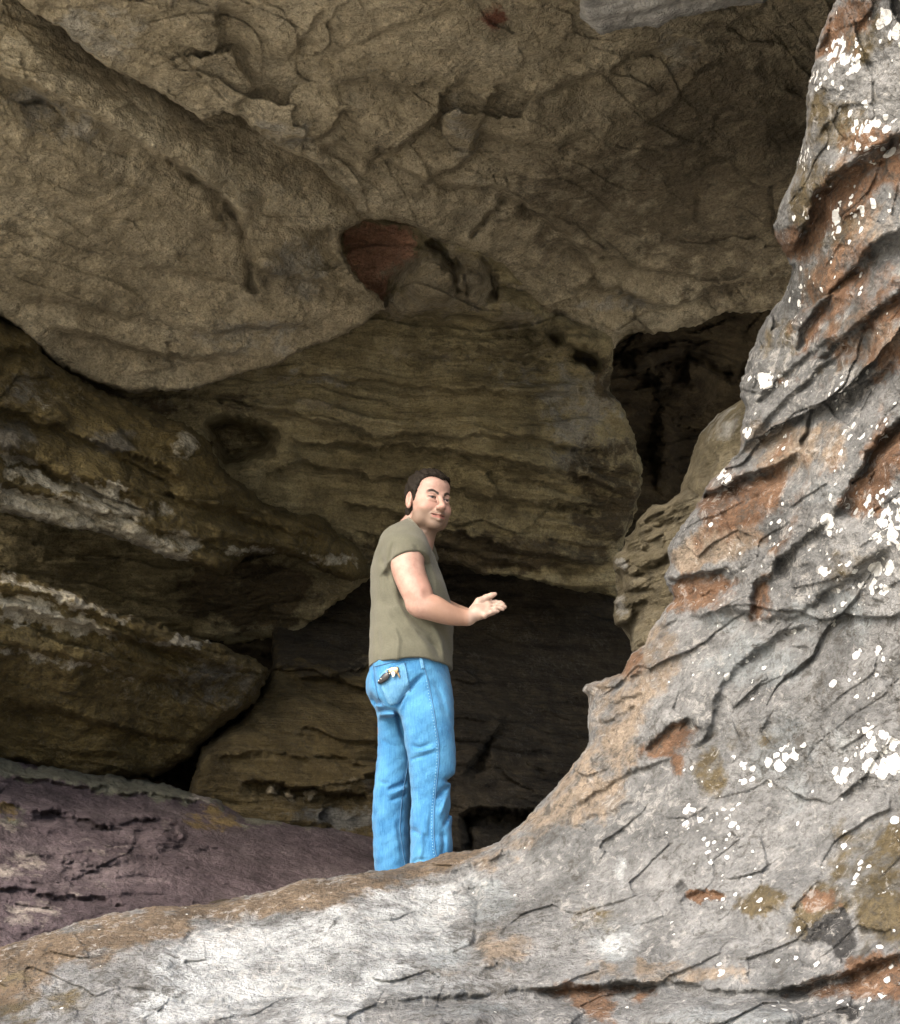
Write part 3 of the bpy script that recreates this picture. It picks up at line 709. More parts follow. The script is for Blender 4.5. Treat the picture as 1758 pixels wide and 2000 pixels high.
# the pale outcrop in the foreground
OUT = [(-420, 1990), (-200, 1915), (0, 1851), (43, 1836), (73, 1827), (171, 1795), (265, 1774), (410, 1767), (457, 1755), (546, 1733), (597, 1716), (700, 1706), (778, 1695), (875, 1665), (941, 1656), (977, 1638), (1025, 1599),
       (1061, 1562), (1091, 1526), (1133, 1478), (1152, 1448), (1148, 1418), (1150, 1400), (1152, 1364), (1138, 1350), (1144, 1338), (1176, 1326), (1216, 1312), (1236, 1274), (1258, 1262), (1272, 1228), (1300, 1190), (1318, 1170),
       (1300, 1142), (1296, 1124), (1306, 1096), (1304, 1072), (1316, 1048), (1336, 1016), (1356, 992), (1376, 952), (1404, 924), (1436, 888), (1444, 872), (1448, 824), (1456, 796), (1446, 776), (1444, 748), (1456, 732), (1464, 692),
       (1484, 648), (1512, 600), (1524, 589), (1544, 543), (1554, 524), (1544, 517), (1534, 494), (1516, 468), (1511, 437), (1529, 389), (1557, 328), (1570, 276), (1575, 246), (1577, 195), (1580, 172), (1586, 143), (1595, 102), (1600, 67),
       (1616, 31), (1640, -5), (1680, -120), (1720, -400), (2150, -520), (2150, 2400), (-420, 2400)]
rA = [(1555, 692), (1566, 645), (1600, 605), (1650, 545), (1702, 488), (1692, 540), (1655, 600), (1612, 655), (1580, 684)]
rB = [(1605, 694), (1660, 655), (1700, 618), (1770, 565), (1770, 612), (1700, 652), (1650, 682)]
rC = [(1545, 500), (1582, 440), (1602, 372), (1690, 306), (1770, 258), (1770, 335), (1690, 398), (1622, 452), (1566, 512)]
rD = [(1600, 112), (1618, 42), (1650, -10), (1722, -10), (1690, 60), (1640, 92)]
r1 = [(1378, 962), (1425, 944), (1476, 924), (1532, 906), (1540, 960), (1530, 1000), (1460, 1042), (1382, 1042), (1354, 1010)]
r2 = [(1770, 812), (1724, 856), (1696, 888), (1676, 932), (1634, 996), (1680, 1008), (1712, 1002), (1770, 930)]
r5 = [(1472, 1140), (1504, 1128), (1509, 1198), (1476, 1206)]
r6 = [(1303, 1150), (1330, 1130), (1420, 1118), (1442, 1140), (1400, 1178), (1350, 1190), (1316, 1170)]
r7 = [(1258, 1462), (1300, 1424), (1338, 1410), (1376, 1430), (1334, 1466), (1328, 1504), (1284, 1480)]
r8 = [(1049, 1933), (1121, 1930), (1206, 1924), (1278, 1924), (1266, 1942), (1206, 1960), (1194, 1994), (1158, 1988), (1109, 1954)]
r9 = [(1525, 1938), (1591, 1918), (1663, 1902), (1663, 1872), (1770, 1856), (1770, 1950), (1663, 1944)]
rE = [(1640, 772), (1690, 742), (1740, 712), (1735, 742), (1690, 758)]
rF = [(1740, 700), (1770, 660), (1770, 720), (1750, 740)]
outcrop = rock_sheet('rock_outcrop', OUT,
    [(-400, 2000, 4.0), (0, 1860, 4.35), (330, 1780, 4.65), (600, 1722, 4.85), (780, 1700, 4.95), (900, 1668, 5.0), (1060, 1570, 5.0), (1150, 1430, 5.0), (1230, 1290, 5.05), (1310, 1130, 5.1), (1370, 970, 5.05), (1450, 800, 5.0), (1510, 620, 4.9), (1520, 460, 4.75),
     (1580, 220, 4.5), (1640, 0, 4.3), (1700, -300, 3.9), (0, 2000, 3.95), (300, 2000, 3.85), (300, 1880, 4.2), (700, 1800, 4.4), (900, 2000, 3.75), (1200, 1700, 4.45), (1200, 2000, 3.7), (1758, 2000, 3.4), (1758, 1600, 3.85), (1450, 1500, 4.4), (1758, 1200, 4.1),
     (1500, 1200, 4.6), (1758, 800, 4.2), (1600, 800, 4.6), (1758, 400, 4.15), (1640, 500, 4.45), (1758, 0, 4.0), (2100, 1000, 3.6), (2100, 2000, 2.9), (2100, 0, 3.5), (500, 2350, 3.1), (1700, 2350, 2.8), (-400, 2350, 3.5)],
    [('lip', [(1360, 985), (1378, 962), (1425, 944), (1476, 922), (1536, 902), (1560, 880)], .20, 3, 60),
     ('lip', [(1620, 1015), (1634, 994), (1676, 930), (1696, 886), (1724, 853), (1780, 805)], .24, 3, 60),
     ('lip', [(1552, 700), (1564, 645), (1598, 603), (1650, 542), (1704, 480), (1770, 440)], .18, 3, 50),
     ('lip', [(1590, 705), (1660, 652), (1700, 612), (1780, 555)], .16, 3, 40),
     ('lip', [(1530, 510), (1545, 490), (1580, 436), (1600, 370), (1690, 302), (1780, 250)], .20, 3, 60),
     ('lip', [(1596, 120), (1616, 42), (1650, -15)], .12, 3, 40),
     ('lip', [(1466, 1215), (1470, 1140), (1504, 1126), (1520, 1090), (1560, 1070)], .16, 3, 30),
     ('lip', [(1296, 1128), (1330, 1128), (1420, 1114), (1446, 1134)], .14, 3, 34),
     ('lip', [(1256, 1470), (1300, 1420), (1340, 1406), (1380, 1428)], .10, 3, 40),
     ('lip', [(690, 1975), (760, 1952), (850, 1948), (950, 1942), (1049, 1930), (1121, 1926), (1206, 1920), (1300, 1918), (1400, 1936), (1525, 1934), (1591, 1914), (1663, 1895), (1780, 1850)], .07, 3, 70),
     ('lip', [(1040, 1936), (1121, 1932), (1206, 1926), (1290, 1922)], .14, 3, 36),
     ('lip', [(1510, 1938), (1591, 1920), (1663, 1902), (1780, 1858)], .12, 3, 40),
     ('lip', [(1320, 1765), (1350, 1748), (1400, 1742), (1420, 1750)], .07, 3, 18),
     ('lip', [(1640, 776), (1690, 742), (1750, 705)], .12, 3, 24),
     ('lip', [(1470, 790), (1520, 745), (1570, 700), (1640, 650)], .10, 3, 36),
     ('lip', [(1400, 930), (1450, 880), (1520, 800), (1600, 720), (1700, 640)], .10, 3, 50),
     ('lip', [(1330, 1210), (1420, 1190), (1500, 1210), (1560, 1200), (1640, 1140), (1758, 1050)], .10, 4, 50),
     ('lip', [(1500, 1110), (1560, 1060), (1620, 1010)], .10, 3, 40),
     ('lip', [(1340, 1480), (1380, 1440), (1400, 1360), (1440, 1300), (1520, 1240), (1600, 1220)], .10, 4, 50),
     ('lip', [(1150, 1345), (1200, 1340), (1260, 1310)], .07, 3, 22), ('lip', [(1150, 1375), (1210, 1370), (1260, 1350)], .06, 3, 18), ('lip', [(1148, 1410), (1190, 1405), (1250, 1380)], .06, 3, 18),
     ('lip', [(860, 1712), (920, 1690), (990, 1670), (1060, 1630)], .05, 3, 16), ('lip', [(820, 1740), (880, 1715), (930, 1705)], .04, 3, 14),
     ('lip', [(1110, 1580), (1180, 1540), (1250, 1500), (1320, 1480)], .07, 3, 30), ('lip', [(1130, 1610), (1200, 1580), (1245, 1560)], .06, 3, 20),
     ('lip', [(930, 1830), (960, 1870), (1000, 1890)], .06, 4, 30), ('lip', [(1050, 1760), (1150, 1765), (1280, 1760)], .05, 4, 30),
     ('lip', [(400, 1800), (470, 1790), (540, 1770), (640, 1750)], .03, 3, 20),
     ('lip', [(330, 1900), (355, 1840), (380, 1815)], .05, 3, 20), ('lip', [(500, 1935), (560, 1925), (640, 1940), (700, 1935)], .05, 3, 20),
     ('lip', [(330, 1950), (430, 1955), (520, 1945)], .04, 3, 20),
     ('crack', [(1564, 880), (1580, 840), (1590, 790)], .05, 4), ('crack', [(930, 1850), (930, 1750), (900, 1720)], .03, 6),
     ('bump', [(830, 1990, 60, 26, .08), (920, 1990, 90, 36, .10), (1090, 1985, 50, 30, .06), (1340, 1985, 90, 36, .10), (1480, 1990, 90, 40, .09), (1390, 1195, 40, 24, .06), (1560, 1770, 130, 80, .05), (1700, 1740, 90, 90, .03),
               (955, 1880, 16, 14, .03), (690, 1700, 12, 8, .03)])],
    {'brown': [('poly', [(-200, 1905), (0, 1846), (171, 1790), (410, 1760), (600, 1712), (780, 1690), (900, 1660), (945, 1652), (900, 1700), (820, 1726), (700, 1756), (560, 1786), (420, 1800), (330, 1840), (200, 1850), (110, 1890), (60, 1960), (-60, 2010), (-300, 2010)], 34, 1),
               ('blob', 150, 1870, 90, 30, .5)],
     'tan': [('poly', [(900, 1690), (980, 1636), (1060, 1560), (1152, 1440), (1150, 1340), (1240, 1270), (1300, 1200), (1330, 1300), (1250, 1430), (1250, 1500), (1200, 1580), (1050, 1660), (930, 1700)], 20, .55),
             ('blob', 1180, 1560, 70, 50, .6), ('blob', 1560, 1150, 200, 40, .25), ('blob', 1300, 1900, 200, 24, .6), ('blob', 980, 1850, 60, 50, .5), ('blob', 1420, 1060, 90, 50, .85), ('blob', 1560, 870, 110, 60, .85), ('blob', 1690, 650, 110, 60, .6),
             ('blob', 1690, 430, 90, 60, .55), ('blob', 1480, 860, 60, 40, .6), ('blob', 1350, 1090, 50, 30, .9), ('blob', 880, 1890, 90, 20, .4)],
     'blue': [('blob', 945, 1760, 60, 50, .75), ('blob', 1470, 1300, 120, 60, .7), ('blob', 1400, 1220, 50, 20, .6), ('blob', 1620, 1200, 100, 80, .5), ('blob', 1200, 1830, 80, 50, .5), ('blob', 1430, 1980, 200, 30, .5), ('blob', 900, 1970, 150, 24, .4),
              ('blob', 1560, 1480, 120, 120, .45), ('blob', 850, 1850, 80, 60, .6), ('blob', 1600, 960, 60, 40, .5)],
     'white': [('poly', [(250, 1975), (290, 1905), (335, 1842), (400, 1812), (470, 1798), (560, 1790), (700, 1762), (800, 1732), (905, 1700), (935, 1720), (900, 1760), (905, 1830), (820, 1860), (800, 1930), (730, 1950), (700, 2010), (250, 2010)], 34, .68), ('poly', [(335, 1880), (400, 1825), (470, 1806), (560, 1800), (700, 1772), (860, 1725), (880, 1780), (780, 1850), (560, 1880), (420, 1930)], 30, .85),
               ('blob', 820, 1930, 130, 40, .45), ('blob', 1200, 1840, 70, 20, .5), ('blob', 1210, 1700, 14, 40, .55), ('blob', 1700, 1470, 70, 60, .2)],
     'moss': [('poly', [(1609, 1593), (1639, 1611), (1723, 1599), (1780, 1590), (1780, 1850), (1675, 1846), (1645, 1761), (1627, 1653)], 44, .7), ('poly', [(1543, 1761), (1591, 1731), (1657, 1719), (1669, 1767), (1627, 1821), (1549, 1833)], 34, .75),
              ('blob', 1490, 1760, 60, 34, .8), ('blob', 1390, 1500, 30, 60, .6), ('blob', 1400, 1440, 120, 26, .45), ('blob', 1610, 400, 80, 130, .6), ('blob', 1640, 240, 70, 90, .7), ('blob', 1600, 560, 50, 60, .5), ('blob', 1520, 680, 50, 90, .55),
              ('blob', 1640, 1100, 120, 34, .4), ('blob', 1690, 70, 50, 70, .6), ('blob', 1180, 1800, 90, 30, .35), ('blob', 1650, 720, 80, 30, .5), ('blob', 130, 1960, 60, 40, .3), ('blob', 30, 1960, 60, 60, .5)],
     'rust': [('blob', 1660, 600, 140, 190, .5), ('blob', 1690, 330, 100, 130, .5), ('blob', 1450, 1000, 130, 100, .5), ('blob', 1720, 900, 70, 120, .42), ('blob', 1380, 1150, 90, 50, .42), ('blob', 1560, 880, 110, 80, .36), ('blob', 1640, 60, 50, 80, .45)] + [('poly', p, 22, .9) for p in (rA, rB, rC, rD, r1, r2, r5, r6, r7, r8, r9, rE, rF)] + [('blob', 1600, 1760, 45, 26, .8), ('blob', 1380, 1752, 50, 14, .8), ('blob', 1540, 470, 30, 40, .7), ('blob', 1540, 740, 40, 14, .6), ('blob', 1330, 1170, 30, 40, .7), ('blob', 1240, 1300, 20, 40, .5)],
     'black': [('poly', [(1560, 1830), (1600, 1800), (1640, 1770), (1660, 1790), (1670, 1850), (1640, 1880), (1620, 1850)], 10, .8), ('blob', 1655, 1978, 32, 24, .9), ('blob', 480, 1850, 22, 28, .12), ('blob', 1390, 1400, 30, 12, .5), ('blob', 1330, 1740, 14, 26, .5)],
     'lichen': [('fn', lambda W: .42 * sstep(1250, 1500, W[:, 0] + .1 * W[:, 1] - 100) * sstep(-.25, .45, gnoise(W[:, 0] / 90, W[:, 1] / 90, 5))),
                ('blob', 1725, 1475, 70, 60, .95), ('blob', 1690, 1425, 40, 30, .7), ('blob', 1655, 1515, 40, 30, .75), ('blob', 1390, 1600, 75, 50, .68), ('blob', 1400, 1680, 50, 60, .62), ('blob', 1440, 1510, 60, 40, .62), ('blob', 1520, 1470, 60, 60, .5), ('blob', 1650, 110, 55, 45, .98), ('blob', 1600, 160, 30, 18, .95),
                ('blob', 1700, 235, 60, 45, .85), ('blob', 1730, 60, 50, 60, .7), ('blob', 1572, 305, 16, 40, .75), ('blob', 1690, 300, 80, 24, .7), ('blob', 1500, 745, 45, 22, .85), ('blob', 1415, 932, 22, 22, .85), ('blob', 1610, 1025, 40, 30, .7), ('blob', 1740, 1010, 50, 90, .85), ('blob', 1640, 1110, 60, 30, .7),
                ('blob', 1730, 1120, 40, 60, .75), ('blob', 1700, 845, 30, 30, .75), ('blob', 1465, 845, 20, 14, .8), ('blob', 1660, 420, 60, 60, .6), ('blob', 1720, 390, 60, 30, .6), ('blob', 1680, 1690, 20, 24, .7), ('blob', 1700, 1300, 70, 60, .4), ('blob', 1620, 540, 60, 50, .5), ('blob', 1400, 1770, 30, 20, .6), ('blob', 1540, 1880, 60, 20, .5)]},
    M_out, g=2.4, seed=97, ang=-30, amp=.8, strata=.010, slen=(.9, .16), facet=.13, fsize=(.50, .26), fine=.026, big=.16, course=((.12, .26, .5), (.022, .09, .25)), chunk=((.012, .11, .08),), polar=(300, -400, 1900), cmask=lambda W: 1 - .97 * sstep(1180, 1480, W[:, 1] - .25 * (W[:, 0] - 1300)), lipk=.5, scales=.014, rim=(26, .14), back=(150, .02), dref=4.2, pull=.3, wamp=.55)
tag(outcrop, 'pale grey outcrop with white lichen and rusty patches filling the right foreground', 'rock')

# ground outside, floor behind the ledge, hillside shell added unseen around the cave to block leaking light
def plate(name, x0, x1, y0, y1, z, n, amp, mat, kind='structure', seed=5, sl=0):
    X, Y = np.meshgrid(np.linspace(x0, x1, n), np.linspace(y0, y1, n))
    Z = z + amp * fbm(X.ravel() / 1.5, Y.ravel() / 1.5, 5, seed) + sl * (Y.ravel() - y0)
    V = np.c_[X.ravel(), Y.ravel(), Z]
    I = np.arange(n * n).reshape(n, n)
    F = np.stack([I[:-1, :-1], I[:-1, 1:], I[1:, 1:], I[1:, :-1]], -1).reshape(-1, 4)
    o = mesh_from(name, V, F, mat); o['kind'] = kind
    return o

FLOOR_Z = 1.47
plate('ground', -400, 400, -400, 400, 0, 60, 0.0, M_ground)
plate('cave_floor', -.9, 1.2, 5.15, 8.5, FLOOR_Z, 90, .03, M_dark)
def slab_box(bm_list, x0, x1, y0, y1, z0, z1):
    v = [(x0, y0, z0), (x1, y0, z0), (x1, y1, z0), (x0, y1, z0), (x0, y0, z1), (x1, y0, z1), (x1, y1, z1), (x0, y1, z1)]
    k = len(bm_list[0]); bm_list[0].extend(v)
    for f in ((0, 3, 2, 1), (4, 5, 6, 7), (0, 1, 5, 4), (1, 2, 6, 5), (2, 3, 7, 6), (3, 0, 4, 7)):
        bm_list[1].append(tuple(i + k for i in f))
hb = ([], [])
slab_box(hb, -14, 14, 13.5, 20, -1, 12); slab_box(hb, -14, -9.0, 8, 13.5, -1, 12); slab_box(hb, 9.0, 14, 8, 13.5, -1, 12)
slab_box(hb, -9.0, 9.0, 6.0, 13.5, 7.6, 12)
mesh_from('hill_light_block', np.array(hb[0]), hb[1], M_dark, smooth=False)['kind'] = 'structure'
# ================================================================= the man
Y0 = 5.42


def P(px, py, yo=0.0):
    return aty(px, py, Y0 + yo)


def surface_nets(f, xs, ys, zs):
    nx, ny, nz_ = f.shape
    s = f < 0
    cs = np.zeros((nx - 1, ny - 1, nz_ - 1), np.int8)
    for a in (0, 1):
        for b_ in (0, 1):
            for c in (0, 1):
                cs += s[a:nx - 1 + a, b_:ny - 1 + b_, c:nz_ - 1 + c]
    act = np.argwhere((cs > 0) & (cs < 8))
    ids = np.full(cs.shape, -1, np.int64); ids[act[:, 0], act[:, 1], act[:, 2]] = np.arange(len(act))
    i, j, k = act.T
    acc = np.zeros((len(act), 3)); cnt = np.zeros(len(act))
    cor = [(a, b_, c) for a in (0, 1) for b_ in (0, 1) for c in (0, 1)]
    val = {c: f[i + c[0], j + c[1], k + c[2]] for c in cor}
    pos = {c: np.stack([xs[i + c[0]], ys[j + c[1]], zs[k + c[2]]], -1) for c in cor}
    for c in cor:
        for ax in range(3):
            if c[ax]: continue
            e = list(c); e[ax] = 1; e = tuple(e)
            v0, v1 = val[c], val[e]
            m = (v0 < 0) != (v1 < 0)
            t = np.where(m, v0 / np.where(m, v0 - v1, 1), 0)
            acc += np.where(m[:, None], pos[c] + t[:, None] * (pos[e] - pos[c]), 0); cnt += m
    V = acc / cnt[:, None]
    F = []
    for ax in range(3):
        u, w_ = [(1, 2), (2, 0), (0, 1)][ax]
        sl0 = [slice(None)] * 3; sl1 = [slice(None)] * 3
        sl0[ax] = slice(0, -1); sl1[ax] = slice(1, None)
        a0, a1 = s[tuple(sl0)], s[tuple(sl1)]
        e = np.argwhere(a0 != a1)
        e = e[(e[:, u] > 0) & (e[:, w_] > 0) & (e[:, u] < f.shape[u] - 1) & (e[:, w_] < f.shape[w_] - 1)]
        def cell(du, dw):
            q = e.copy(); q[:, u] += du; q[:, w_] += dw
            return ids[q[:, 0], q[:, 1], q[:, 2]]
        Q = np.stack([cell(-1, -1), cell(0, -1), cell(0, 0), cell(-1, 0)], -1)
        ins = a0[e[:, 0], e[:, 1], e[:, 2]]
        Q = np.where(ins[:, None], Q, Q[:, ::-1])
        F.append(Q)
    return V, np.concatenate(F)


class Field:
    """signed distance grid in world space; each primitive is evaluated only near itself"""
    def __init__(s, xs, ys, zs):
        s.xs, s.ys, s.zs = (np.asarray(a, np.float32) for a in (xs, ys, zs))
        s.f = np.full((len(xs), len(ys), len(zs)), .25, np.float32)

    def box(s, lo, hi):
        r = []
        for a, l, h in zip((s.xs, s.ys, s.zs), lo, hi):
            r.append(slice(max(np.searchsorted(a, l) - 1, 0), min(np.searchsorted(a, h) + 1, len(a))))
        X = s.xs[r[0]][:, None, None]; Y = s.ys[r[1]][None, :, None]; Z = s.zs[r[2]][None, None, :]
        return tuple(r), X, Y, Z

    def put(s, fn, lo, hi, k=.01, op='add'):
        r, X, Y, Z = s.box(np.asarray(lo), np.asarray(hi))
        if any(q.stop <= q.start for q in r): return
        d = fn(X, Y, Z).astype(np.float32)
        f = s.f[r]
        if op == 'add':
            h = np.maximum(k - np.abs(f - d), 0) / k
            s.f[r] = np.minimum(f, d) - h * h * k * .25
        elif op == 'sub':
            d = -d; h = np.maximum(k - np.abs(f - d), 0) / k
            s.f[r] = np.maximum(f, d) + h * h * k * .25
        elif op == 'off':
            s.f[r] = f + d

    def cone(s, a, b, ra, rb, k=.012, op='add', sq=None):
        a = np.asarray(a, float); b = np.asarray(b, float); m = max(ra, rb) + max(k, .03)
        ab = b - a; L2 = ab @ ab
        def fn(X, Y, Z):
            t = np.clip(((X - a[0]) * ab[0] + (Y - a[1]) * ab[1] + (Z - a[2]) * ab[2]) / L2, 0, 1)
            dx, dy, dz = X - a[0] - t * ab[0], Y - a[1] - t * ab[1], Z - a[2] - t * ab[2]
            return np.sqrt(dx * dx + dy * dy + dz * dz) - (ra + (rb - ra) * t)
        s.put(fn, np.minimum(a, b) - m, np.maximum(a, b) + m, k, op)

    def tubechain(s, pts, k=.005, n=7):
        p = np.array([q[0] for q in pts]); r = np.array([q[1] for q in pts]); m = len(p)
        c = np.c_[p, r]; c = np.r_[2 * c[:1] - c[1:2], c, 2 * c[-1:] - c[-2:-1]]; o = []
        for i in range(m - 1):
            for u in np.linspace(0, 1, n, endpoint=False):
                a, b, d, e = c[i:i + 4]
                o.append(.5 * (2 * b + (d - a) * u + (2 * a - 5 * b + 4 * d - e) * u * u + (3 * b - a - 3 * d + e) * u ** 3))
        o.append(c[-2]); o = np.array(o)
        for a, b in zip(o[:-1], o[1:]): s.cone(a[:3], b[:3], a[3], b[3], k)

    def chain(s, pts, k=.012):
        for (a, ra), (b, rb) in zip(pts[:-1], pts[1:]): s.cone(a, b, ra, rb, k)

    def ell(s, c, R, M=None, k=.012, op='add'):
        """ellipsoid; M = 3x3 rows are its axes"""
        c = np.asarray(c, float); R = np.asarray(R, float); M = np.eye(3) if M is None else np.asarray(M, float)
        m = R.max() + max(k, .03)
        def fn(X, Y, Z):
            x, y, z = X - c[0], Y - c[1], Z - c[2]
            q = [(M[i, 0] * x + M[i, 1] * y + M[i, 2] * z) for i in range(3)]
            k0 = np.sqrt(sum((q[i] / R[i]) ** 2 for i in range(3))) + 1e-6
            k1 = np.sqrt(sum((q[i] / R[i] ** 2) ** 2 for i in range(3))) + 1e-6
            return k0 * (k0 - 1) / k1
        s.put(fn, c - m, c + m, k, op)

    def loft(s, rows, k=.02, op='add', grow=0.0, p=2.3):
        """rows (py, left px, right px, y offset, depth/width): elliptical sections stacked in height"""
        z, x, y, a, b = [], [], [], [], []
        for (py, l, r, yo, ra) in rows:
            pl, pr = P(l, py, yo), P(r, py, yo)
            z.append(pl[2]); x.append((pl[0] + pr[0]) / 2); y.append(Y0 + yo); a.append((pr[0] - pl[0]) / 2 + grow); b.append((pr[0] - pl[0]) / 2 * ra + grow)
        o = np.argsort(z); z, x, y, a, b = (np.asarray(v)[o] for v in (z, x, y, a, b))
        zz = np.linspace(z[0], z[-1], 160)
        def sm(v):
            w_ = np.interp(zz, z, v); ker = np.hanning(13); ker /= ker.sum()
            return np.convolve(np.pad(w_, 6, 'edge'), ker, 'valid')
        x, y, a, b = sm(x), sm(y), sm(a), sm(b)
        lo = ((x - a).min() - .05, (y - b).min() - .05, z[0] - .03); hi = ((x + a).max() + .05, (y + b).max() + .05, z[-1] + .03)
        def fn(X, Y, Z):
            zc = Z.ravel()
            g = lambda v: np.interp(zc, zz, v)[None, None, :]
            A, B = g(a), g(b)
            u = np.abs((X - g(x)) / A); v = np.abs((Y - g(y)) / B)
            q = (u ** p + v ** p) ** (1 / p)
            d = (q - 1) * np.minimum(A, B)
            return np.maximum(d, np.maximum(z[0] - Z, Z - z[-1]))
        s.put(fn, lo, hi, k, op)

    def fold(s, pts, amp, w, front=True, ymid=Y0):
        """a crease (amp > 0) or ridge (amp < 0) drawn on the side turned to the camera; pts = (px, py, y offset)"""
        W3 = np.array([P(*q) for q in pts])
        lo = W3.min(0) - 3 * w; hi = W3.max(0) + 3 * w
        lo[1] = Y0 - .5; hi[1] = ymid + .02
        def fn(X, Y, Z):
            best = None; n = len(W3) - 1
            for i in range(n):
                a, b = W3[i], W3[i + 1]; ab = b - a; L2 = ab[0] ** 2 + ab[2] ** 2
                t = np.clip(((X - a[0]) * ab[0] + (Z - a[2]) * ab[2]) / L2, 0, 1)
                dd = (X - a[0] - t * ab[0]) ** 2 + (Z - a[2] - t * ab[2]) ** 2
                e = (i + t) / n
                am = np.exp(-dd / (w * w)) * np.minimum(1, np.minimum(e, 1 - e) * 4 + .15)
                best = am if best is None else np.maximum(best, am)
            return amp * best * np.clip((ymid - Y) / .03, 0, 1)
        s.put(fn, lo, hi, op='off')

    def mesh(s, smooth=0):
        V, F = surface_nets(s.f, s.xs.astype(float), s.ys.astype(float), s.zs.astype(float))
        for _ in range(smooth):
            acc = np.zeros_like(V); n = np.zeros(len(V))
            for a, b in ((0, 1), (1, 2), (2, 3), (3, 0)):
                np.add.at(acc, F[:, a], V[F[:, b]]); np.add.at(n, F[:, a], 1)
                np.add.at(acc, F[:, b], V[F[:, a]]); np.add.at(n, F[:, b], 1)
            V = V * .5 + .5 * acc / n[:, None]
        return V, F


def axis_(parts):
    """[(start, end, step), ...] -> one rising axis"""
    r = [np.arange(a, b, st) for a, b, st in parts]
    return np.concatenate(r)


BASE = P(803, 1765, .02)
person = bpy.data.objects.new('person', None); C.objects.link(person); person.location = BASE
tag(person, 'man in olive t-shirt and light blue jeans looking back over his shoulder', 'person')
bpy.context.view_layer.update()


def part(name, V, F, mat, parent=None, attrs=None, smooth=True, label=None):
    o = mesh_from(name, np.asarray(V) - BASE, F, mat, parent or person, None, attrs, smooth)
    if label: o['label'] = label
    return o


# ---------------------------------------------------------------- materials
def cloth_mat(name, a, b, weave=900, rough=.9, bump=.02, streak=None):
    m, nt, bs = new_mat(name)
    tc = nt.nodes.new('ShaderNodeTexCoord').outputs['Object']
    n = mth(nt, 'ADD', mth(nt, 'MULTIPLY', nz(nt, tc, 9, 5, .6), .6), mth(nt, 'MULTIPLY', nz(nt, mapping(nt, tc, streak or (60, 60, 60)), 3, 4, .6), .4))
    col = ramp(nt, n, [(.38, a), (.62, b)])
    nt.links.new(col, bs.inputs['Base Color']); bs.inputs['Roughness'].default_value = rough
    bs.inputs['Sheen Weight'].default_value = .1; bs.inputs['Specular IOR Level'].default_value = .2
    bp = nt.nodes.new('ShaderNodeBump'); bp.inputs['Distance'].default_value = bump * .1; bp.inputs['Strength'].default_value = .8
    nt.links.new(mth(nt, 'ADD', nz(nt, tc, 140, 4, .7), mth(nt, 'MULTIPLY', nz(nt, tc, 28, 4, .6), .5)), bp.inputs['Height']); nt.links.new(bp.outputs[0], bs.inputs['Normal'])
    return m


def flat_mat(name, c, rough=.6, metal=0.0, var=.15):
    m, nt, bs = new_mat(name)
    tc = nt.nodes.new('ShaderNodeTexCoord').outputs['Object']
    nt.links.new(ramp(nt, nz(nt, tc, 120, 4, .6), [(.3, tuple(v * (1 - var) for v in c)), (.7, tuple(min(1, v * (1 + var)) for v in c))]), bs.inputs['Base Color'])
    bs.inputs['Roughness'].default_value = rough; bs.inputs['Metallic'].default_value = metal
    return m


M_shirt = cloth_mat('olive_jersey', (.080, .080, .057), (.108, .106, .079), bump=.03)
M_collar = cloth_mat('olive_rib', (.115, .112, .084), (.14, .136, .105))
M_denim = cloth_mat('faded_denim', (.024, .120, .265), (.066, .225, .40), streak=(70, 70, 6), bump=.05)
M_denim2 = cloth_mat('pocket_denim', (.06, .19, .35), (.13, .31, .49), streak=(60, 60, 8), bump=.05)
M_stitch = flat_mat('dark_thread', (.04, .12, .23), .9)
M_stitch2 = flat_mat('pale_thread', (.20, .38, .52), .9)
M_hair = flat_mat('dark_brown_hair', (.012, .009, .006), .75, 0, .5)
M_hair.node_tree.nodes['Principled BSDF'].inputs['Specular IOR Level'].default_value = .15
M_eye = flat_mat('shaded_eye_white', (.14, .125, .11), .4, 0, .03)  # white darkened: shade of the squinting lids put into the colour
M_iris = flat_mat('brown_iris', (.008, .006, .004), .2, 0, .2)
M_teeth = flat_mat('teeth_ivory', (.60, .54, .45), .3, 0, .05)
M_shoe = flat_mat('brown_shoe_leather', (.06, .04, .025), .6)
M_black = flat_mat('black_plastic', (.012, .012, .014), .35)
M_brass = flat_mat('worn_brass', (.35, .26, .15), .35, .9)
M_steel = flat_mat('bright_steel', (.75, .74, .70), .25, .9, .05)

M_skin, snt, sb = new_mat('skin')
stc = snt.nodes.new('ShaderNodeTexCoord').outputs['Object']
sn = nz(snt, stc, 22, 5, .6)
sn2 = nz(snt, stc, 55, 5, .7)
c_ = ramp(snt, mth(snt, 'ADD', mth(snt, 'MULTIPLY', sn, .6), mth(snt, 'MULTIPLY', sn2, .4)), [(.36, (.255, .150, .116)), (.5, (.315, .197, .157)), (.64, (.36, .238, .192))])
for nm_, cc in (('pale', (.32, .245, .20)), ('tan', (.26, .158, .108)), ('blush', (.37, .20, .155)), ('stubble', (.165, .115, .085)), ('lip', (.25, .10, .08)), ('dark', (.02, .010, .008)), ('brow', (.02, .013, .009))):
    c_ = mix(snt, attr(snt, nm_), c_, cc)
snt.links.new(c_, sb.inputs['Base Color']); sb.inputs['Roughness'].default_value = .5; sb.inputs['Specular IOR Level'].default_value = .35
sb.inputs['Subsurface Weight'].default_value = .0; sb.inputs['Subsurface Radius'].default_value = (.012, .005, .003); sb.inputs['Subsurface Scale'].default_value = .6
sbp = snt.nodes.new('ShaderNodeBump'); sbp.inputs['Distance'].default_value = .0012; sbp.inputs['Strength'].default_value = .6
snt.links.new(nz(snt, stc, 260, 4, .6), sbp.inputs['Height']); snt.links.new(sbp.outputs[0], sb.inputs['Normal'])

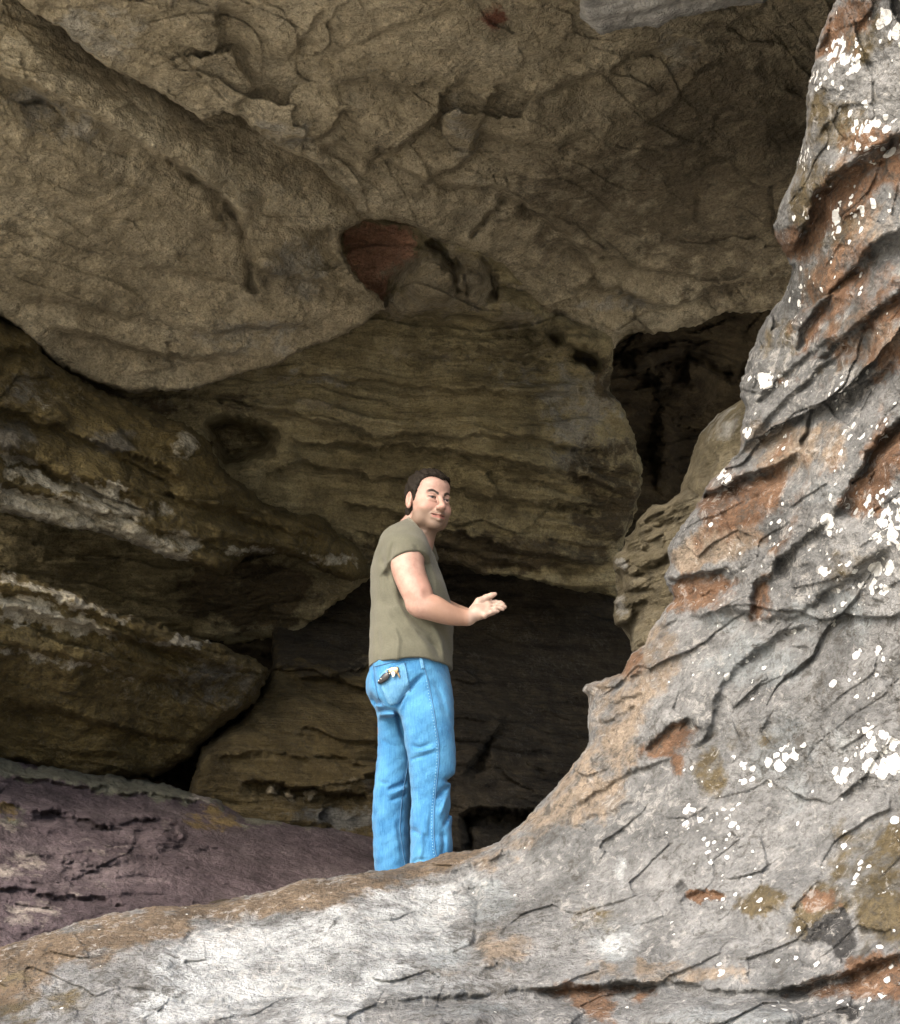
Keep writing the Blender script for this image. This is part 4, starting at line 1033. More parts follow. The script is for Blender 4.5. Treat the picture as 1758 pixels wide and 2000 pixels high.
# ---------------------------------------------------------------- head frame
HS = 1.075
PSI, HPITCH, HROLL = rad(31), rad(-5), rad(4)
fd = np.array([math.sin(PSI) * math.cos(HPITCH), -math.cos(PSI) * math.cos(HPITCH), math.sin(HPITCH)])
rd = np.array([-math.cos(PSI), -math.sin(PSI), 0.0]); ud = np.cross(rd, fd); ud = ud if ud[2] > 0 else -ud
rd, ud = rd * math.cos(HROLL) + ud * math.sin(HROLL), ud * math.cos(HROLL) - rd * math.sin(HROLL)
HM = np.stack([rd, fd, ud])                       # rows: person's right, forward, up
HC = P(836.5, 981, -.02)


def H(r, f, u):
    return HC + HS * (r * rd + f * fd + u * ud)


# ---------------------------------------------------------------- body (skin): head, neck, trunk, arms, hands, legs in one surface
zf = lambda py: P(800, py)[2]
xw = lambda px: P(px, 1100)[0]
xs = axis_([(xw(700), xw(752), .008), (xw(752), xw(996), .0022), (xw(996), xw(1010), .004)])
ys = axis_([(Y0 - .36, Y0 - .31, .006), (Y0 - .31, Y0 + .15, .0023), (Y0 + .15, Y0 + .36, .006)])
zs = axis_([(zf(1790), zf(1240), .012), (zf(1240), zf(1145), .0021), (zf(1145), zf(1058), .0035), (zf(1058), zf(908), .0019)])
B = Field(xs, ys, zs)
k = .02
E = lambda r, f, u, R, k=.012, op='add', tilt=None: B.ell(H(r, f, u), np.asarray(R) * HS, HM if tilt is None else tilt @ HM, k * HS, op)
Kc = lambda a, b, ra, rb, k=.01, op='add': B.cone(H(*a), H(*b), ra * HS, rb * HS, k * HS, op)
# trunk and neck
B.loft([(1052, 776, 834, 0, 1.2), (1072, 756, 838, 0, 1.5), (1110, 742, 840, 0, 1.6), (1180, 745, 862, 0, 1.2), (1260, 742, 862, 0, 1.1), (1330, 738, 864, 0, 1.1)], k=.03)
B.cone(P(812, 1062, 0), H(0, -.022, -.085), .074, .064, .03)
B.cone(P(792, 1040, .02), H(0, -.045, -.06), .05, .055, .03)
# skull and face
E(0, -.012, .034, (.0765, .097, .084)); E(0, .022, -.020, (.069, .070, .090), .02)
E(0, .032, -.068, (.060, .056, .048), .025); E(0, .076, -.096, (.026, .020, .021), .022)
for s_ in (1, -1):
    E(.042 * s_, .060, -.036, (.027, .024, .026), .022)         # cheeks, pushed up by the smile
    E(.050 * s_, .030, -.075, (.020, .030, .028), .02)          # jaw corner
    Kc((.010 * s_, .090, .0165), (.040 * s_, .079, .0195), .0085, .0085, .012)   # brow ridge
    E(.032 * s_, .094, .001, (.016, .012, .0105), .012, 'sub')   # socket
    E(.032 * s_, .0775, .0005, (.0158, .0152, .0145), .004)       # lids
    Kc((.020 * s_, .0940, -.0012), (.0325 * s_, .0945, .0004), .0034, .0042, .002, 'sub'); Kc((.0325 * s_, .0945, .0004), (.044 * s_, .0885, -.0004), .0042, .0028, .002, 'sub')   # lid slit
    Kc((.020 * s_, .092, -.012), (.046 * s_, .080, -.010), .0035, .003, .006)    # lower lid bag
E(0, .045, .055, (.058, .045, .040), .02)
Kc((0, .089, .012), (0, .113, -.028), .0085, .0110, .010); E(0, .116, -.034, (.0135, .0125, .0110), .012); E(0, .104, -.043, (.012, .012, .006), .008)
for s_ in (1, -1):
    E(.0135 * s_, .103, -.038, (.0085, .0105, .0085), .006)
    E(.0085 * s_, .106, -.0475, (.0035, .005, .003), .003, 'sub')
    Kc((.018 * s_, .098, -.036), (.033 * s_, .083, -.062), .0035, .003, .008, 'sub')   # smile lines
E(0, .082, -.066, (.031, .020, .020), .014)
Kc((-.028, .0865, -.0615), (0, .1035, -.0650), .0040, .0055, .006); Kc((.028, .0865, -.0615), (0, .1035, -.0650), .0040, .0055, .006)
Kc((-.024, .0870, -.0765), (0, .1015, -.0825), .0045, .0062, .006); Kc((.024, .0870, -.0765), (0, .1015, -.0825), .0045, .0062, .006)
for s_ in (1, -1):
    Kc((0, .1100, -.0715), (.0305 * s_, .0895, -.0650), .0054, .0022, .003, 'sub')          # open smile
for s_ in (1, -1):                                               # ears
    E(.079 * s_, -.014, -.004, (.0085, .021, .033), .006)
    E(.089 * s_, -.010, .002, (.0075, .012, .019), .005, 'sub')
    E(.080 * s_, -.006, -.028, (.007, .010, .012), .006)
    E(.080 * s_, -.004, -.006, (.006, .006, .008), .005)
# right arm, nearest the camera
R_ARM = [(P(798, 1066, -.15), .072), (P(796, 1104, -.205), .0655), (P(806, 1138, -.225), .0605), (P(817, 1162, -.235), .057), (P(824, 1180, -.24), .050),
         (P(846, 1187.5, -.235), .0495), (P(868, 1197, -.225), .0425), (P(890, 1204, -.21), .0345), (P(912, 1207, -.195), .0285)]
B.tubechain(R_ARM)
B.cone(P(811, 1183, -.235), P(818, 1186, -.238), .030, .030, .03)
B.cone(P(838, 1158, -.30), P(852, 1163, -.30), .012, .010, .03, 'sub')
L_ARM = [(P(806, 1066, .17), .07), (P(826, 1110, .20), .062), (P(846, 1165, .20), .052), (P(858, 1184, .18), .046), (P(880, 1194, .08), .040), (P(905, 1200, -.04), .030), (P(916, 1203, -.085), .026)]
B.tubechain(L_ARM)


def hand(wrist, palm, knuckles, fingers, thumb, k=.006):
    B.chain([(wrist, .026), (palm, .027)], .02)
    for (kn, r) in knuckles: B.cone(palm, kn, .020, r, .016)
    for (a, ra), (b, rb) in zip(knuckles[:-1], knuckles[1:]): B.cone(a, b, ra, rb, .008)
    for ch in fingers: B.chain(ch, k)
    B.chain(thumb, .010)


RH = -.20
hand(P(917, 1206, RH), P(932, 1197, RH + .005),
     [(P(953, 1178, RH + .040), .0115), (P(955, 1185, RH + .020), .012), (P(953, 1193, RH), .0118), (P(947, 1201, RH - .020), .011)],
     [[(P(953, 1178, RH + .040), .0105), (P(968, 1176, RH + .045), .0092), (P(978, 1178, RH + .042), .0092), (P(983, 1180.5, RH + .040), .0080)],
      [(P(955, 1185, RH + .020), .0105), (P(971, 1181.5, RH + .022), .0095), (P(981, 1183, RH + .022), .0094), (P(986, 1185.5, RH + .022), .0082)],
      [(P(953, 1193, RH), .0102), (P(968, 1187.5, RH + .002), .0100), (P(977, 1187.5, RH + .004), .0092), (P(982, 1189.5, RH + .004), .0080)],
      [(P(947, 1201, RH - .020), .0094), (P(959, 1195.5, RH - .018), .0092), (P(967, 1193.5, RH - .015), .0084), (P(972, 1194, RH - .013), .0074)]],
     [(P(924, 1192, RH + .02), .019), (P(936, 1175, RH + .028), .0155), (P(950, 1167, RH + .03), .0112), (P(960, 1163, RH + .03), .0102), (P(967, 1160.5, RH + .03), .0085)])
LH = -.095
hand(P(918, 1203, LH), P(934, 1197, LH),
     [(P(952, 1183, LH + .02), .0112), (P(954, 1189, LH + .008), .0115), (P(952, 1196, LH - .004), .0112), (P(946, 1203, LH - .016), .0105)],
     [[(P(952, 1183, LH + .02), .0100), (P(966, 1181, LH + .02), .0090), (P(977, 1182, LH + .01), .0080)],
      [(P(954, 1189, LH + .008), .0100), (P(969, 1186, LH + .005), .0090), (P(979, 1187, LH), .0080)],
      [(P(952, 1196, LH - .004), .0098), (P(965, 1192, LH - .006), .0088), (P(974, 1192, LH - .01), .0078)],
      [(P(946, 1203, LH - .016), .0090), (P(957, 1199, LH - .018), .0080), (P(965, 1198, LH - .02), .0070)]],
     [(P(926, 1194, LH), .017), (P(938, 1181, LH - .004), .014), (P(950, 1176, LH - .006), .0105), (P(958, 1174, LH - .006), .009)])
# legs inside the trousers, feet below
for (hx, hy, kx, ky, ax_, ay_) in ((836, -.09, 846, -.085, 842, -.075), (772, .09, 765, .11, 766, .13)):
    B.chain([(P(hx, 1345, hy * .8), .075), (P(kx, 1500, ky), .055), (P(ax_, 1735, ay_), .042), (P(ax_ + 2, 1752, ay_), .040)], .03)
BV, BF = B.mesh(1)
L = (BV - HC) @ HM.T / HS                        # head coordinates of every vertex
r_, f_, u_ = L.T
face = (f_ > .03) & (u_ > -.13) & (u_ < .12)
near = lambda c, R: np.exp(-(((r_ - c[0]) / R[0]) ** 2 + ((f_ - c[1]) / R[1]) ** 2 + ((u_ - c[2]) / R[2]) ** 2))
headz = (u_ > -.2)
ar = np.abs(r_)
bl = np.clip(.75 * near((.045, .06, -.035), (.03, .05, .025)) + .75 * near((-.045, .06, -.035), (.03, .05, .025)) + .6 * near((0, .118, -.034), (.018, .02, .016)) + .5 * near((.085, -.012, 0), (.012, .03, .035)), 0, 1)
stub = np.clip(sstep(-.030, -.062, u_) * sstep(-.01, .02, f_) * sstep(-.175, -.135, u_) * .95, 0, 1) * headz
browarc = .0175 + .0105 * sstep(.010, .034, ar) - .006 * sstep(.038, .054, ar)
brow = sstep(.0078, .0040, np.abs(u_ - browarc)) * sstep(.009, .014, ar) * sstep(.054, .046, ar) * (f_ > .055)
mz = -.069 + .2 * ar * .2
lipm = np.clip(sstep(.0095, .006, np.abs(u_ + .0715 - .10 * ar)) * sstep(.031, .026, ar) * (f_ > .08) * sstep(.120, .118, f_), 0, 1) * .8
dark = np.clip(sstep(.0030, .0012, np.abs(u_ + .0685 - .10 * ar)) * sstep(.029, .025, ar) * (f_ > .075) * (f_ < .099) * .8
               + sstep(.0030, .0014, np.abs(u_ - .0005 - .02 * ar)) * sstep(.014, .018, ar) * sstep(.049, .045, ar) * (f_ > .07) * .6 + sstep(.0030, .0016, np.abs(u_ - .0048 + .06 * np.abs(ar - .031))) * sstep(.014, .018, ar) * sstep(.050, .046, ar) * (f_ > .07) * .85, 0, 1)  # mouth line and lashes, with eye-socket shade painted in
wp = np.array([P(912, 1207, -.195)[0], P(912, 1207, -.195)[2]])
elx = P(824, 1180)[0]
tanv = sstep(elx - .01, elx + .07, BV[:, 0]) * sstep(wp[0] + .012, wp[0] - .004, BV[:, 0]) * sstep(P(0, 1120)[2], P(0, 1150)[2], BV[:, 2]) * .75
palev = np.clip(sstep(wp[0] - .002, wp[0] + .012, BV[:, 0]) * (BV[:, 2] < P(0, 1130)[2]) * .7 + sstep(P(0, 1140)[2], P(0, 1095)[2], BV[:, 2]) * (BV[:, 2] < P(0, 1062)[2]) * sstep(P(815, 1100)[0], P(780, 1100)[0], BV[:, 0]) * .6, 0, 1)
armblush = np.exp(-(((BV[:, 0] - P(838, 1165)[0]) / .07) ** 2 + ((BV[:, 2] - P(838, 1170)[2]) / .05) ** 2)) * .45 * (u_ < -.2)
body = part('body', BV, BF, M_skin, None, {'pale': palev, 'tan': tanv, 'blush': np.clip(bl * face + armblush + .5 * near((.085, -.012, 0), (.012, .03, .035)), 0, 1), 'stubble': stub, 'lip': lipm, 'dark': dark, 'brow': brow})


def sphere(c, R, n=20, m=14, M=np.eye(3)):
    V = [np.array(c) + np.array([0, 0, R[2]]) @ M]; F = []
    for i in range(1, m):
        t = math.pi * i / m
        for j in range(n):
            a = 2 * math.pi * j / n
            V.append(np.array(c) + np.array([R[0] * math.sin(t) * math.cos(a), R[1] * math.sin(t) * math.sin(a), R[2] * math.cos(t)]) @ M)
    V.append(np.array(c) - np.array([0, 0, R[2]]) @ M)
    for j in range(n): F.append((0, 1 + j, 1 + (j + 1) % n))
    for i in range(m - 2):
        for j in range(n):
            a = 1 + i * n + j; b = 1 + i * n + (j + 1) % n
            F.append((a, a + n, b + n, b))
    q = len(V) - 1
    for j in range(n): F.append((q, 1 + (m - 2) * n + (j + 1) % n, 1 + (m - 2) * n + j))
    return V, F


gaze = np.array([.0, 0, CAMZ]) - HC; gaze /= np.linalg.norm(gaze)
gx = np.cross(gaze, ud); gx /= np.linalg.norm(gx); gu = np.cross(gx, gaze)
for s_ in (1, -1):
    V, F = sphere(H(.032 * s_, .0785, -.0005), np.full(3, .0131 * HS), 24, 24, np.stack([gx, gu, gaze]))
    e = part('eye', V, F, M_eye); e.data.materials.append(M_iris)
    for p_ in e.data.polygons:
        c = np.mean([e.data.vertices[i].co for i in p_.vertices], 0) + BASE - H(.032 * s_, .0785, -.0005)
        if c @ gaze > .0131 * HS * .74: p_.material_index = 1
# teeth: a curved strip behind the lips
tv, tf = [], []
for i in range(13):
    a = (i - 6) / 6
    for dz in (0, 1):
        tv.append(H(.025 * a, .0985 - .016 * a * a - .0006 * (i % 2), -.0660 - .0068 * dz + .0026 * abs(a)))
for i in range(12): tf.append((2 * i, 2 * i + 1, 2 * i + 3, 2 * i + 2))
tv2 = [v - fd * .006 for v in tv]; n_ = len(tv)
tf += [tuple(n_ + q for q in f[::-1]) for f in tf]
part('teeth', tv + tv2, tf, M_teeth)

# ---------------------------------------------------------------- hair
hx0, hx1 = HC - .17, HC + .17
Hr = Field(np.arange(hx0[0], hx1[0], .0022), np.arange(hx0[1], hx1[1], .0022), np.arange(HC[2] - .12, HC[2] + .18, .0022))


def hairfn(X, Y, Z):
    x, y, z = X - HC[0], Y - HC[1], Z - HC[2]
    r, f, u = [(HM[i, 0] * x + HM[i, 1] * y + HM[i, 2] * z) / HS for i in range(3)]
    def el(c, R):
        q = np.sqrt((r - c[0]) ** 2 / R[0] ** 2 + (f - c[1]) ** 2 / R[1] ** 2 + (u - c[2]) ** 2 / R[2] ** 2)
        return (q - 1) * min(R)
    th = .006 + .010 * np.clip((u - .0) / .11, 0, 1)
    sk = np.minimum(np.minimum(el((0, -.012, .034), (.0765, .097, .084)), el((0, .045, .055), (.058, .045, .040))), el((0, -.030, -.03), (.066, .068, .07)))
    a = np.abs(r)
    # front edge of the hair as a function of height; temples recede, a soft peak in the middle
    F_ = np.interp(u, [-.09, -.046, -.040, -.02, .0, .03, .055, .072, .086, .100, .122], [-.045, -.020, .014, .019, .024, .030, .036, .044, .056, .085, .2])
    pk = .034 * np.exp(-((r + .006) / .030) ** 2) * sstep(.045, .075, u)
    edge = f - F_ - pk + .004 * gnoise(r * 160, u * 160, 3) + .003 * gnoise(r * 320, u * 90, 4)
    th = .004 + (th - .004) * np.clip(-edge / .02, 0, 1) ** .6
    shell = np.maximum(sk - th, -sk - .010)
    ear = el((.082, -.016, -.006), (.020, .023, .036)); ear2 = el((-.082, -.016, -.006), (.020, .023, .036))
    low = -.072 - u
    tex = .0030 * gnoise(r * 190 + f * 25, f * 40 + u * 45, 7) + .0040 * gnoise(r * 55 + u * 12, f * 30 + u * 30, 9)
    d = np.maximum(np.maximum(shell + tex, edge), np.maximum(low, -np.minimum(ear, ear2) * .9 + .0))
    return d * HS


Hr.put(hairfn, hx0, hx1, .001)
hv, hf = Hr.mesh(1)
# short strands standing off the shell
rng = np.random.default_rng(4)
hl = (hv - HC) @ HM.T / HS
top = np.nonzero((hl[:, 2] > -.03) & (np.abs(hl[:, 0]) + hl[:, 2] > .05))[0]
pick = rng.choice(top, min(2600, len(top)))
sv, sf = [], []
fr_ = np.nonzero((hl[:, 1] > .005) & (hl[:, 2] > .0))[0]
el_ = np.interp(hl[fr_, 2], [-.02, .0, .03, .055, .072, .086, .100, .122], [.019, .024, .030, .036, .044, .056, .085, .2]) + .034 * np.exp(-((hl[fr_, 0] + .006) / .030) ** 2) * sstep(.045, .075, hl[fr_, 2])
fr_ = fr_[(el_ - hl[fr_, 1]) < .006]
for i in rng.choice(fr_, min(1100, len(fr_))):
    r, f, u = hl[i]
    n = np.array([r / .0765 ** 2, (f + .012) / .097 ** 2, (u - .034) / .084 ** 2]); n /= np.linalg.norm(n)
    dirn = np.array([-.2 + .1 * np.sign(r), .75, -.55 if u > .06 else -.9]) + rng.normal(0, .45, 3)
    dirn = dirn - n * (dirn @ n); dirn = dirn / (np.linalg.norm(dirn) + 1e-6) + n * .05
    p0 = hl[i] - dirn * .004; p1 = p0 + dirn * rng.uniform(.007, .014); w_ = np.cross(dirn, n); w_ = w_ / (np.linalg.norm(w_) + 1e-6) * .0006
    b0 = len(sv)
    for q in (p0 - w_, p0 + w_, p1): sv.append(H(*q))
    sf.append((b0, b0 + 1, b0 + 2))
for i in pick:
    r, f, u = hl[i]
    n = np.array([r / .0765 ** 2, (f + .012) / .097 ** 2, (u - .034) / .084 ** 2]); n /= np.linalg.norm(n)
    fl = np.array([.25 * np.sign(r) * (u < .09), .9 if u > .07 else -.5, -.9 if u < .06 else .25]) + rng.normal(0, .25, 3)
    dirn = fl - n * (fl @ n); dirn = dirn / (np.linalg.norm(dirn) + 1e-6) + n * .12; ln = rng.uniform(.010, .022) * (1 if u > .05 else .6)
    p0 = hl[i] - n * .001; p1 = p0 + dirn * ln
    w_ = np.cross(dirn, n); w_ = w_ / (np.linalg.norm(w_) + 1e-6) * .0008
    b0 = len(sv)
    for q in (p0 - w_, p0 + w_, p1): sv.append(H(*q))
    sf.append((b0, b0 + 1, b0 + 2))
hf_all = [tuple(q) for q in hf.tolist()] + [tuple(len(hv) + j for j in q) for q in sf]
part('hair', np.concatenate([hv, np.array(sv)]), hf_all, M_hair)

# ---------------------------------------------------------------- t-shirt
S = Field(np.arange(xw(700), xw(905), .004), np.arange(Y0 - .34, Y0 + .36, .0045), np.arange(zf(1345), zf(1000), .004))
S.loft([(1012, 796, 816, .02, 1.3), (1022, 782, 824, .01, 1.4), (1034, 758, 832, .01, 1.6), (1050, 746, 839, 0, 1.8), (1074, 735, 845, 0, 1.85), (1110, 726, 856, 0, 1.6), (1150, 725, 872, 0, 1.38), (1194, 726, 882, 0, 1.22),
        (1225, 725, 885, 0, 1.18), (1257, 723, 885, 0, 1.17), (1290, 721, 883, 0, 1.17), (1340, 719, 882, 0, 1.17)], k=.02, p=2.2)
arm_d = P(806, 1138, -.225) - P(797, 1072, -.17); arm_d /= np.linalg.norm(arm_d)
S.chain([(P(794, 1064, -.12), .066), (P(796, 1081, -.175), .080), (P(798, 1130, -.222), .0765)], .035)
S.chain([(P(804, 1052, .12), .066), (P(812, 1078, .175), .078), (P(834, 1120, .205), .074)], .035)
# sleeve ends: cut square to the arm, hollow inside
def cutsleeve(p, n, side):
    def fn(X, Y, Z):
        q = (X - p[0]) * n[0] + (Y - p[1]) * n[1] + (Z - p[2]) * n[2]
        rr = np.sqrt((X - p[0]) ** 2 + (Y - p[1]) ** 2 + (Z - p[2]) ** 2)
        return np.maximum(-q, rr - .2)
    lo = np.array(p) - .21; hi = np.array(p) + .21
    if side < 0: hi[1] = min(hi[1], Y0 - .165)
    else: lo[1] = max(lo[1], Y0 + .165)
    S.put(fn, lo, hi, .002, 'sub')
cutp = P(796, 1096, -.21)
cn = arm_d + np.array([.10, -.12, -.05]); cn /= np.linalg.norm(cn)
# the sleeve is a thing apart from the trunk below its end: keep the trunk by adding it again after the cut
cutsleeve(cutp, cn, -1)
la = P(834, 1120, .205) - P(812, 1078, .175); la /= np.linalg.norm(la)
cutsleeve(P(828, 1108, .2), la, 1)
S.loft([(1060, 746, 843, .01, 1.5), (1110, 726, 855, 0, 1.30), (1150, 725, 872, 0, 1.30), (1194, 726, 882, 0, 1.22), (1340, 719, 882, 0, 1.17)], k=.012, p=2.2)
S.cone(P(797, 1114, -.210), P(806, 1150, -.225), .0675, .066, .002, 'sub')
# neck opening
ringc = (P(794, 1013, 0) + P(839, 1076, 0)) / 2
rn = np.cross(P(839, 1076, 0) - P(794, 1013, 0), np.array([0, 1.0, 0])); rn = rn / np.linalg.norm(rn); rn = rn if rn[2] > 0 else -rn
def neckcut(X, Y, Z):
    q = (X - ringc[0]) * rn[0] + (Y - ringc[1]) * rn[1] + (Z - ringc[2]) * rn[2]
    return np.maximum(-q, np.sqrt((X - ringc[0]) ** 2 + ((Y - Y0)) ** 2 * .7 + (Z - ringc[2]) ** 2) - .115)
S.put(neckcut, ringc - .2, ringc + .2, .006, 'sub')
# hem
zh = P(819, 1286, -.18)[2]
def hemcut(X, Y, Z):
    tilt = .012 * np.clip((P(790, 1290)[0] - X) / .12, 0, 1.2) + .015 * np.clip((X - P(840, 1290)[0]) / .08, 0, 1.5)
    return (Z - (zh - tilt)) + 0 * Y
S.put(hemcut, (xw(690), Y0 - .4, zf(1400)), (xw(920), Y0 + .4, zh + .05), .002, 'sub')
FO = [([(760, 1130, -.2), (775, 1180, -.2), (800, 1225, -.2), (830, 1262, -.2), (850, 1290, -.2)], -.006, .018), ([(740, 1150, -.2), (758, 1200, -.2), (790, 1250, -.2)], .005, .014),
      ([(770, 1150, -.2), (800, 1200, -.2), (840, 1240, -.2), (862, 1285, -.2)], .006, .014), ([(735, 1220, -.2), (740, 1260, -.2), (738, 1300, -.2)], .004, .012), ([(845, 1215, -.2), (862, 1250, -.2), (868, 1290, -.2)], -.006, .014),
      ([(775, 1300, -.2), (778, 1250, -.2), (770, 1215, -.2)], -.004, .012), ([(808, 1070, -.2), (820, 1085, -.2), (824, 1100, -.2)], .004, .008), ([(770, 1060, -.2), (764, 1085, -.2), (762, 1104, -.2)], .005, .010),
      ([(745, 1085, -.2), (752, 1110, -.2), (766, 1135, -.2)], .005, .012), ([(812, 1230, -.2), (832, 1245, -.2), (852, 1262, -.2)], .004, .010), ([(752, 1090, -.2), (748, 1130, -.2), (750, 1180, -.2)], -.003, .014)]
for pts, a_, w_ in FO: S.fold(pts, a_ * 1.7, w_ * .9)
def shirtnoise(X, Y, Z):
    return .0022 * np.sin(X * 34 + Z * 22 + 3 * np.sin(Z * 9 + Y * 7)) * np.cos(Y * 19 + Z * 13 + 1.3) + .001 * np.sin(Z * 75 + X * 40 + 4 * np.sin(X * 15))
S.put(shirtnoise, (xw(690), Y0 - .4, zf(1400)), (xw(920), Y0 + .4, zf(995)), op='off')
sV, sF = S.mesh(2)
shirt = part('t_shirt', sV, sF, M_shirt)


def tube(pts, r, n=6, closed=False):
    pts = np.asarray(pts, float); V, F = [], []
    m = len(pts)
    for i in range(m):
        t = pts[(i + 1) % m] - pts[i - 1] if closed else pts[min(i + 1, m - 1)] - pts[max(i - 1, 0)]
        t = t / (np.linalg.norm(t) + 1e-9)
        a = np.cross(t, [0, 0, 1.0]) if abs(t[2]) < .9 else np.cross(t, [1.0, 0, 0]); a /= np.linalg.norm(a); b_ = np.cross(t, a)
        rr = r[i] if np.ndim(r) else r
        for j in range(n):
            q = 2 * math.pi * j / n; V.append(pts[i] + rr * (math.cos(q) * a + math.sin(q) * b_))
    for i in range(m if closed else m - 1):
        for j in range(n):
            i2 = (i + 1) % m; j2 = (j + 1) % n
            F.append((i * n + j, i * n + j2, i2 * n + j2, i2 * n + j))
    if not closed:
        F.append(tuple(range(n))[::-1]); F.append(tuple((m - 1) * n + j for j in range(n)))
    return V, F


from mathutils.bvhtree import BVHTree
def bvh_of(V, F): return BVHTree.FromPolygons([Vector(v) for v in V], [tuple(int(i) for i in f) for f in F])
def onto(bvh, px, py, off=0.0):
    """the point of a surface seen at a photo pixel, raised by off along its normal"""
    o = Vector((0, 0, CAMZ)); d = Vector(at(px, py, 1.0)) - o; d.normalize()
    h, n, _, _ = bvh.ray_cast(o, d, 20)
    if h is None: return None
    if n.dot(d) > 0: n = -n
    return np.array(h) + np.array(n) * off


# collar: a ribbed ring lying on the edge of the neck opening
ax1 = (P(839, 1076, 0) - P(794, 1013, 0)) / 2
ring = []
sb_ = bvh_of(sV, sF)
for i in range(48):
    a = 2 * math.pi * i / 48
    q = ringc + math.cos(a) * ax1 * .92 + np.array([0, 1, 0]) * math.sin(a) * .082
    h, n, _, _ = sb_.find_nearest(Vector(q + rn * .004))
    ring.append(np.array(h) * .75 + q * .25 + rn * .002)
ring = np.array(ring); ring = (np.roll(ring, 1, 0) + ring + np.roll(ring, -1, 0)) / 3
cv, cf = tube(ring, .0085, 8, True)
part('collar', cv, cf, M_collar, shirt)

# ---------------------------------------------------------------- jeans
J = Field(np.arange(xw(700), xw(905), .0038), np.arange(Y0 - .30, Y0 + .32, .0042), np.arange(zf(1775), zf(1268), .0038))
J.loft([(1272, 727, 873, 0, 1.15), (1300, 724, 875, 0, 1.15), (1325, 722, 879, 0, 1.15), (1350, 725, 882, 0, 1.12), (1372, 732, 885, 0, 1.05), (1400, 742, 884, 0, .95)], k=.02)
J.loft([(1310, 792, 866, -.05, 1.0), (1345, 782, 880, -.06, 1.0), (1385, 780, 886, -.085, .98), (1420, 784, 887, -.09, .98), (1450, 790, 889, -.09, .98), (1480, 797, 891, -.09, .98), (1508, 800, 890, -.088, 1), (1528, 802, 882, -.085, 1.05), (1560, 803, 878, -.08, 1.1),
        (1600, 802, 882, -.078, 1.1), (1650, 801, 883, -.076, 1.15), (1690, 799, 882, -.075, 1.2), (1764, 798, 881, -.074, 1.2)], k=.03)
J.loft([(1345, 728, 800, .06, 1.1), (1385, 736, 808, .085, 1.2), (1420, 738, 806, .09, 1.15), (1450, 738, 802, .095, 1.15), (1480, 737, 803, .1, 1.15), (1510, 733, 803, .105, 1.15), (1550, 729, 803, .11, 1.15), (1600, 728, 801, .12, 1.2),
        (1650, 730, 803, .125, 1.25), (1700, 733, 806, .13, 1.25), (1764, 733, 807, .13, 1.25)], k=.03)
J.ell(P(768, 1340, -.080), (.085, .075, .092), None, .06); J.ell(P(745, 1340, .06), (.060, .085, .080), None, .04)
JF = [([(833, 1326, 0), (815, 1342, 0), (800, 1357, 0), (786, 1378, 0), (777, 1396, 0)], .014, .011), ([(736, 1390, 0), (750, 1392, 0), (764, 1394, 0), (776, 1396, 0), (782, 1402, 0)], .010, .008),
      ([(722, 1360, 0), (736, 1374, 0), (752, 1383, 0)], .012, .009), ([(802, 1360, 0), (790, 1378, 0), (784, 1398, 0)], -.006, .008),
      ([(777, 1396, 0), (782, 1420, 0), (790, 1445, 0)], .010, .010), ([(727, 1300, 0), (733, 1320, 0), (738, 1345, 0), (750, 1372, 0)], .007, .007),
      ([(805, 1462, 0), (822, 1468, 0), (848, 1460, 0)], .006, .010), ([(802, 1490, 0), (820, 1486, 0), (848, 1478, 0)], .006, .009), ([(812, 1476, 0), (830, 1474, 0), (856, 1468, 0)], -.005, .009),
      ([(868, 1530, 0), (880, 1526, 0), (890, 1520, 0)], .016, .010), ([(850, 1568, 0), (864, 1550, 0), (878, 1536, 0)], .010, .010), ([(858, 1600, 0), (868, 1575, 0), (874, 1556, 0)], -.008, .010), ([(866, 1620, 0), (874, 1600, 0), (882, 1580, 0)], .008, .009),
      ([(756, 1542, 0), (778, 1534, 0), (796, 1525, 0)], .010, .009), ([(758, 1564, 0), (780, 1556, 0), (795, 1550, 0)], .008, .008), ([(752, 1553, 0), (774, 1546, 0), (794, 1538, 0)], -.005, .008), ([(735, 1520, 0), (745, 1528, 0), (760, 1530, 0)], .005, .008),
      ([(742, 1440, 0), (756, 1452, 0), (774, 1458, 0)], .004, .010), ([(806, 1620, 0), (822, 1632, 0), (838, 1640, 0)], .006, .010), ([(838, 1640, 0), (842, 1610, 0), (844, 1580, 0)], .005, .008), ([(820, 1690, 0), (826, 1650, 0), (824, 1620, 0)], -.005, .010),
      ([(776, 1600, 0), (782, 1640, 0), (788, 1690, 0)], .006, .010), ([(744, 1640, 0), (748, 1670, 0), (746, 1700, 0)], .005, .009), ([(862, 1690, 0), (868, 1650, 0), (864, 1625, 0)], .007, .010), ([(806, 1690, 0), (818, 1680, 0), (840, 1682, 0)], .006, .009),
      ([(850, 1340, 0), (862, 1370, 0), (872, 1410, 0)], .004, .012), ([(810, 1400, 0), (830, 1420, 0), (842, 1450, 0)], -.004, .014)]
for pts, a_, w_ in JF: J.fold(pts, a_ * 1.35, w_ * .9, ymid=Y0 + .06)
def jnoise(X, Y, Z):
    lo_ = np.clip((zf(1480) - Z) / .25, 0, 1) * .0026 + .0012
    return lo_ * np.sin(X * 62 + 2.5 * np.sin(Z * 14 + Y * 20)) * np.cos(Z * 21 + Y * 17) + .0008 * np.sin(Z * 120 + 5 * np.sin(X * 20 + Y * 13))
J.put(jnoise, (xw(690), Y0 - .4, zf(1800)), (xw(920), Y0 + .4, zf(1255)), op='off')
jV, jF = J.mesh(2)
jeans = part('jeans', jV, jF, M_denim)
jb = bvh_of(jV, jF)


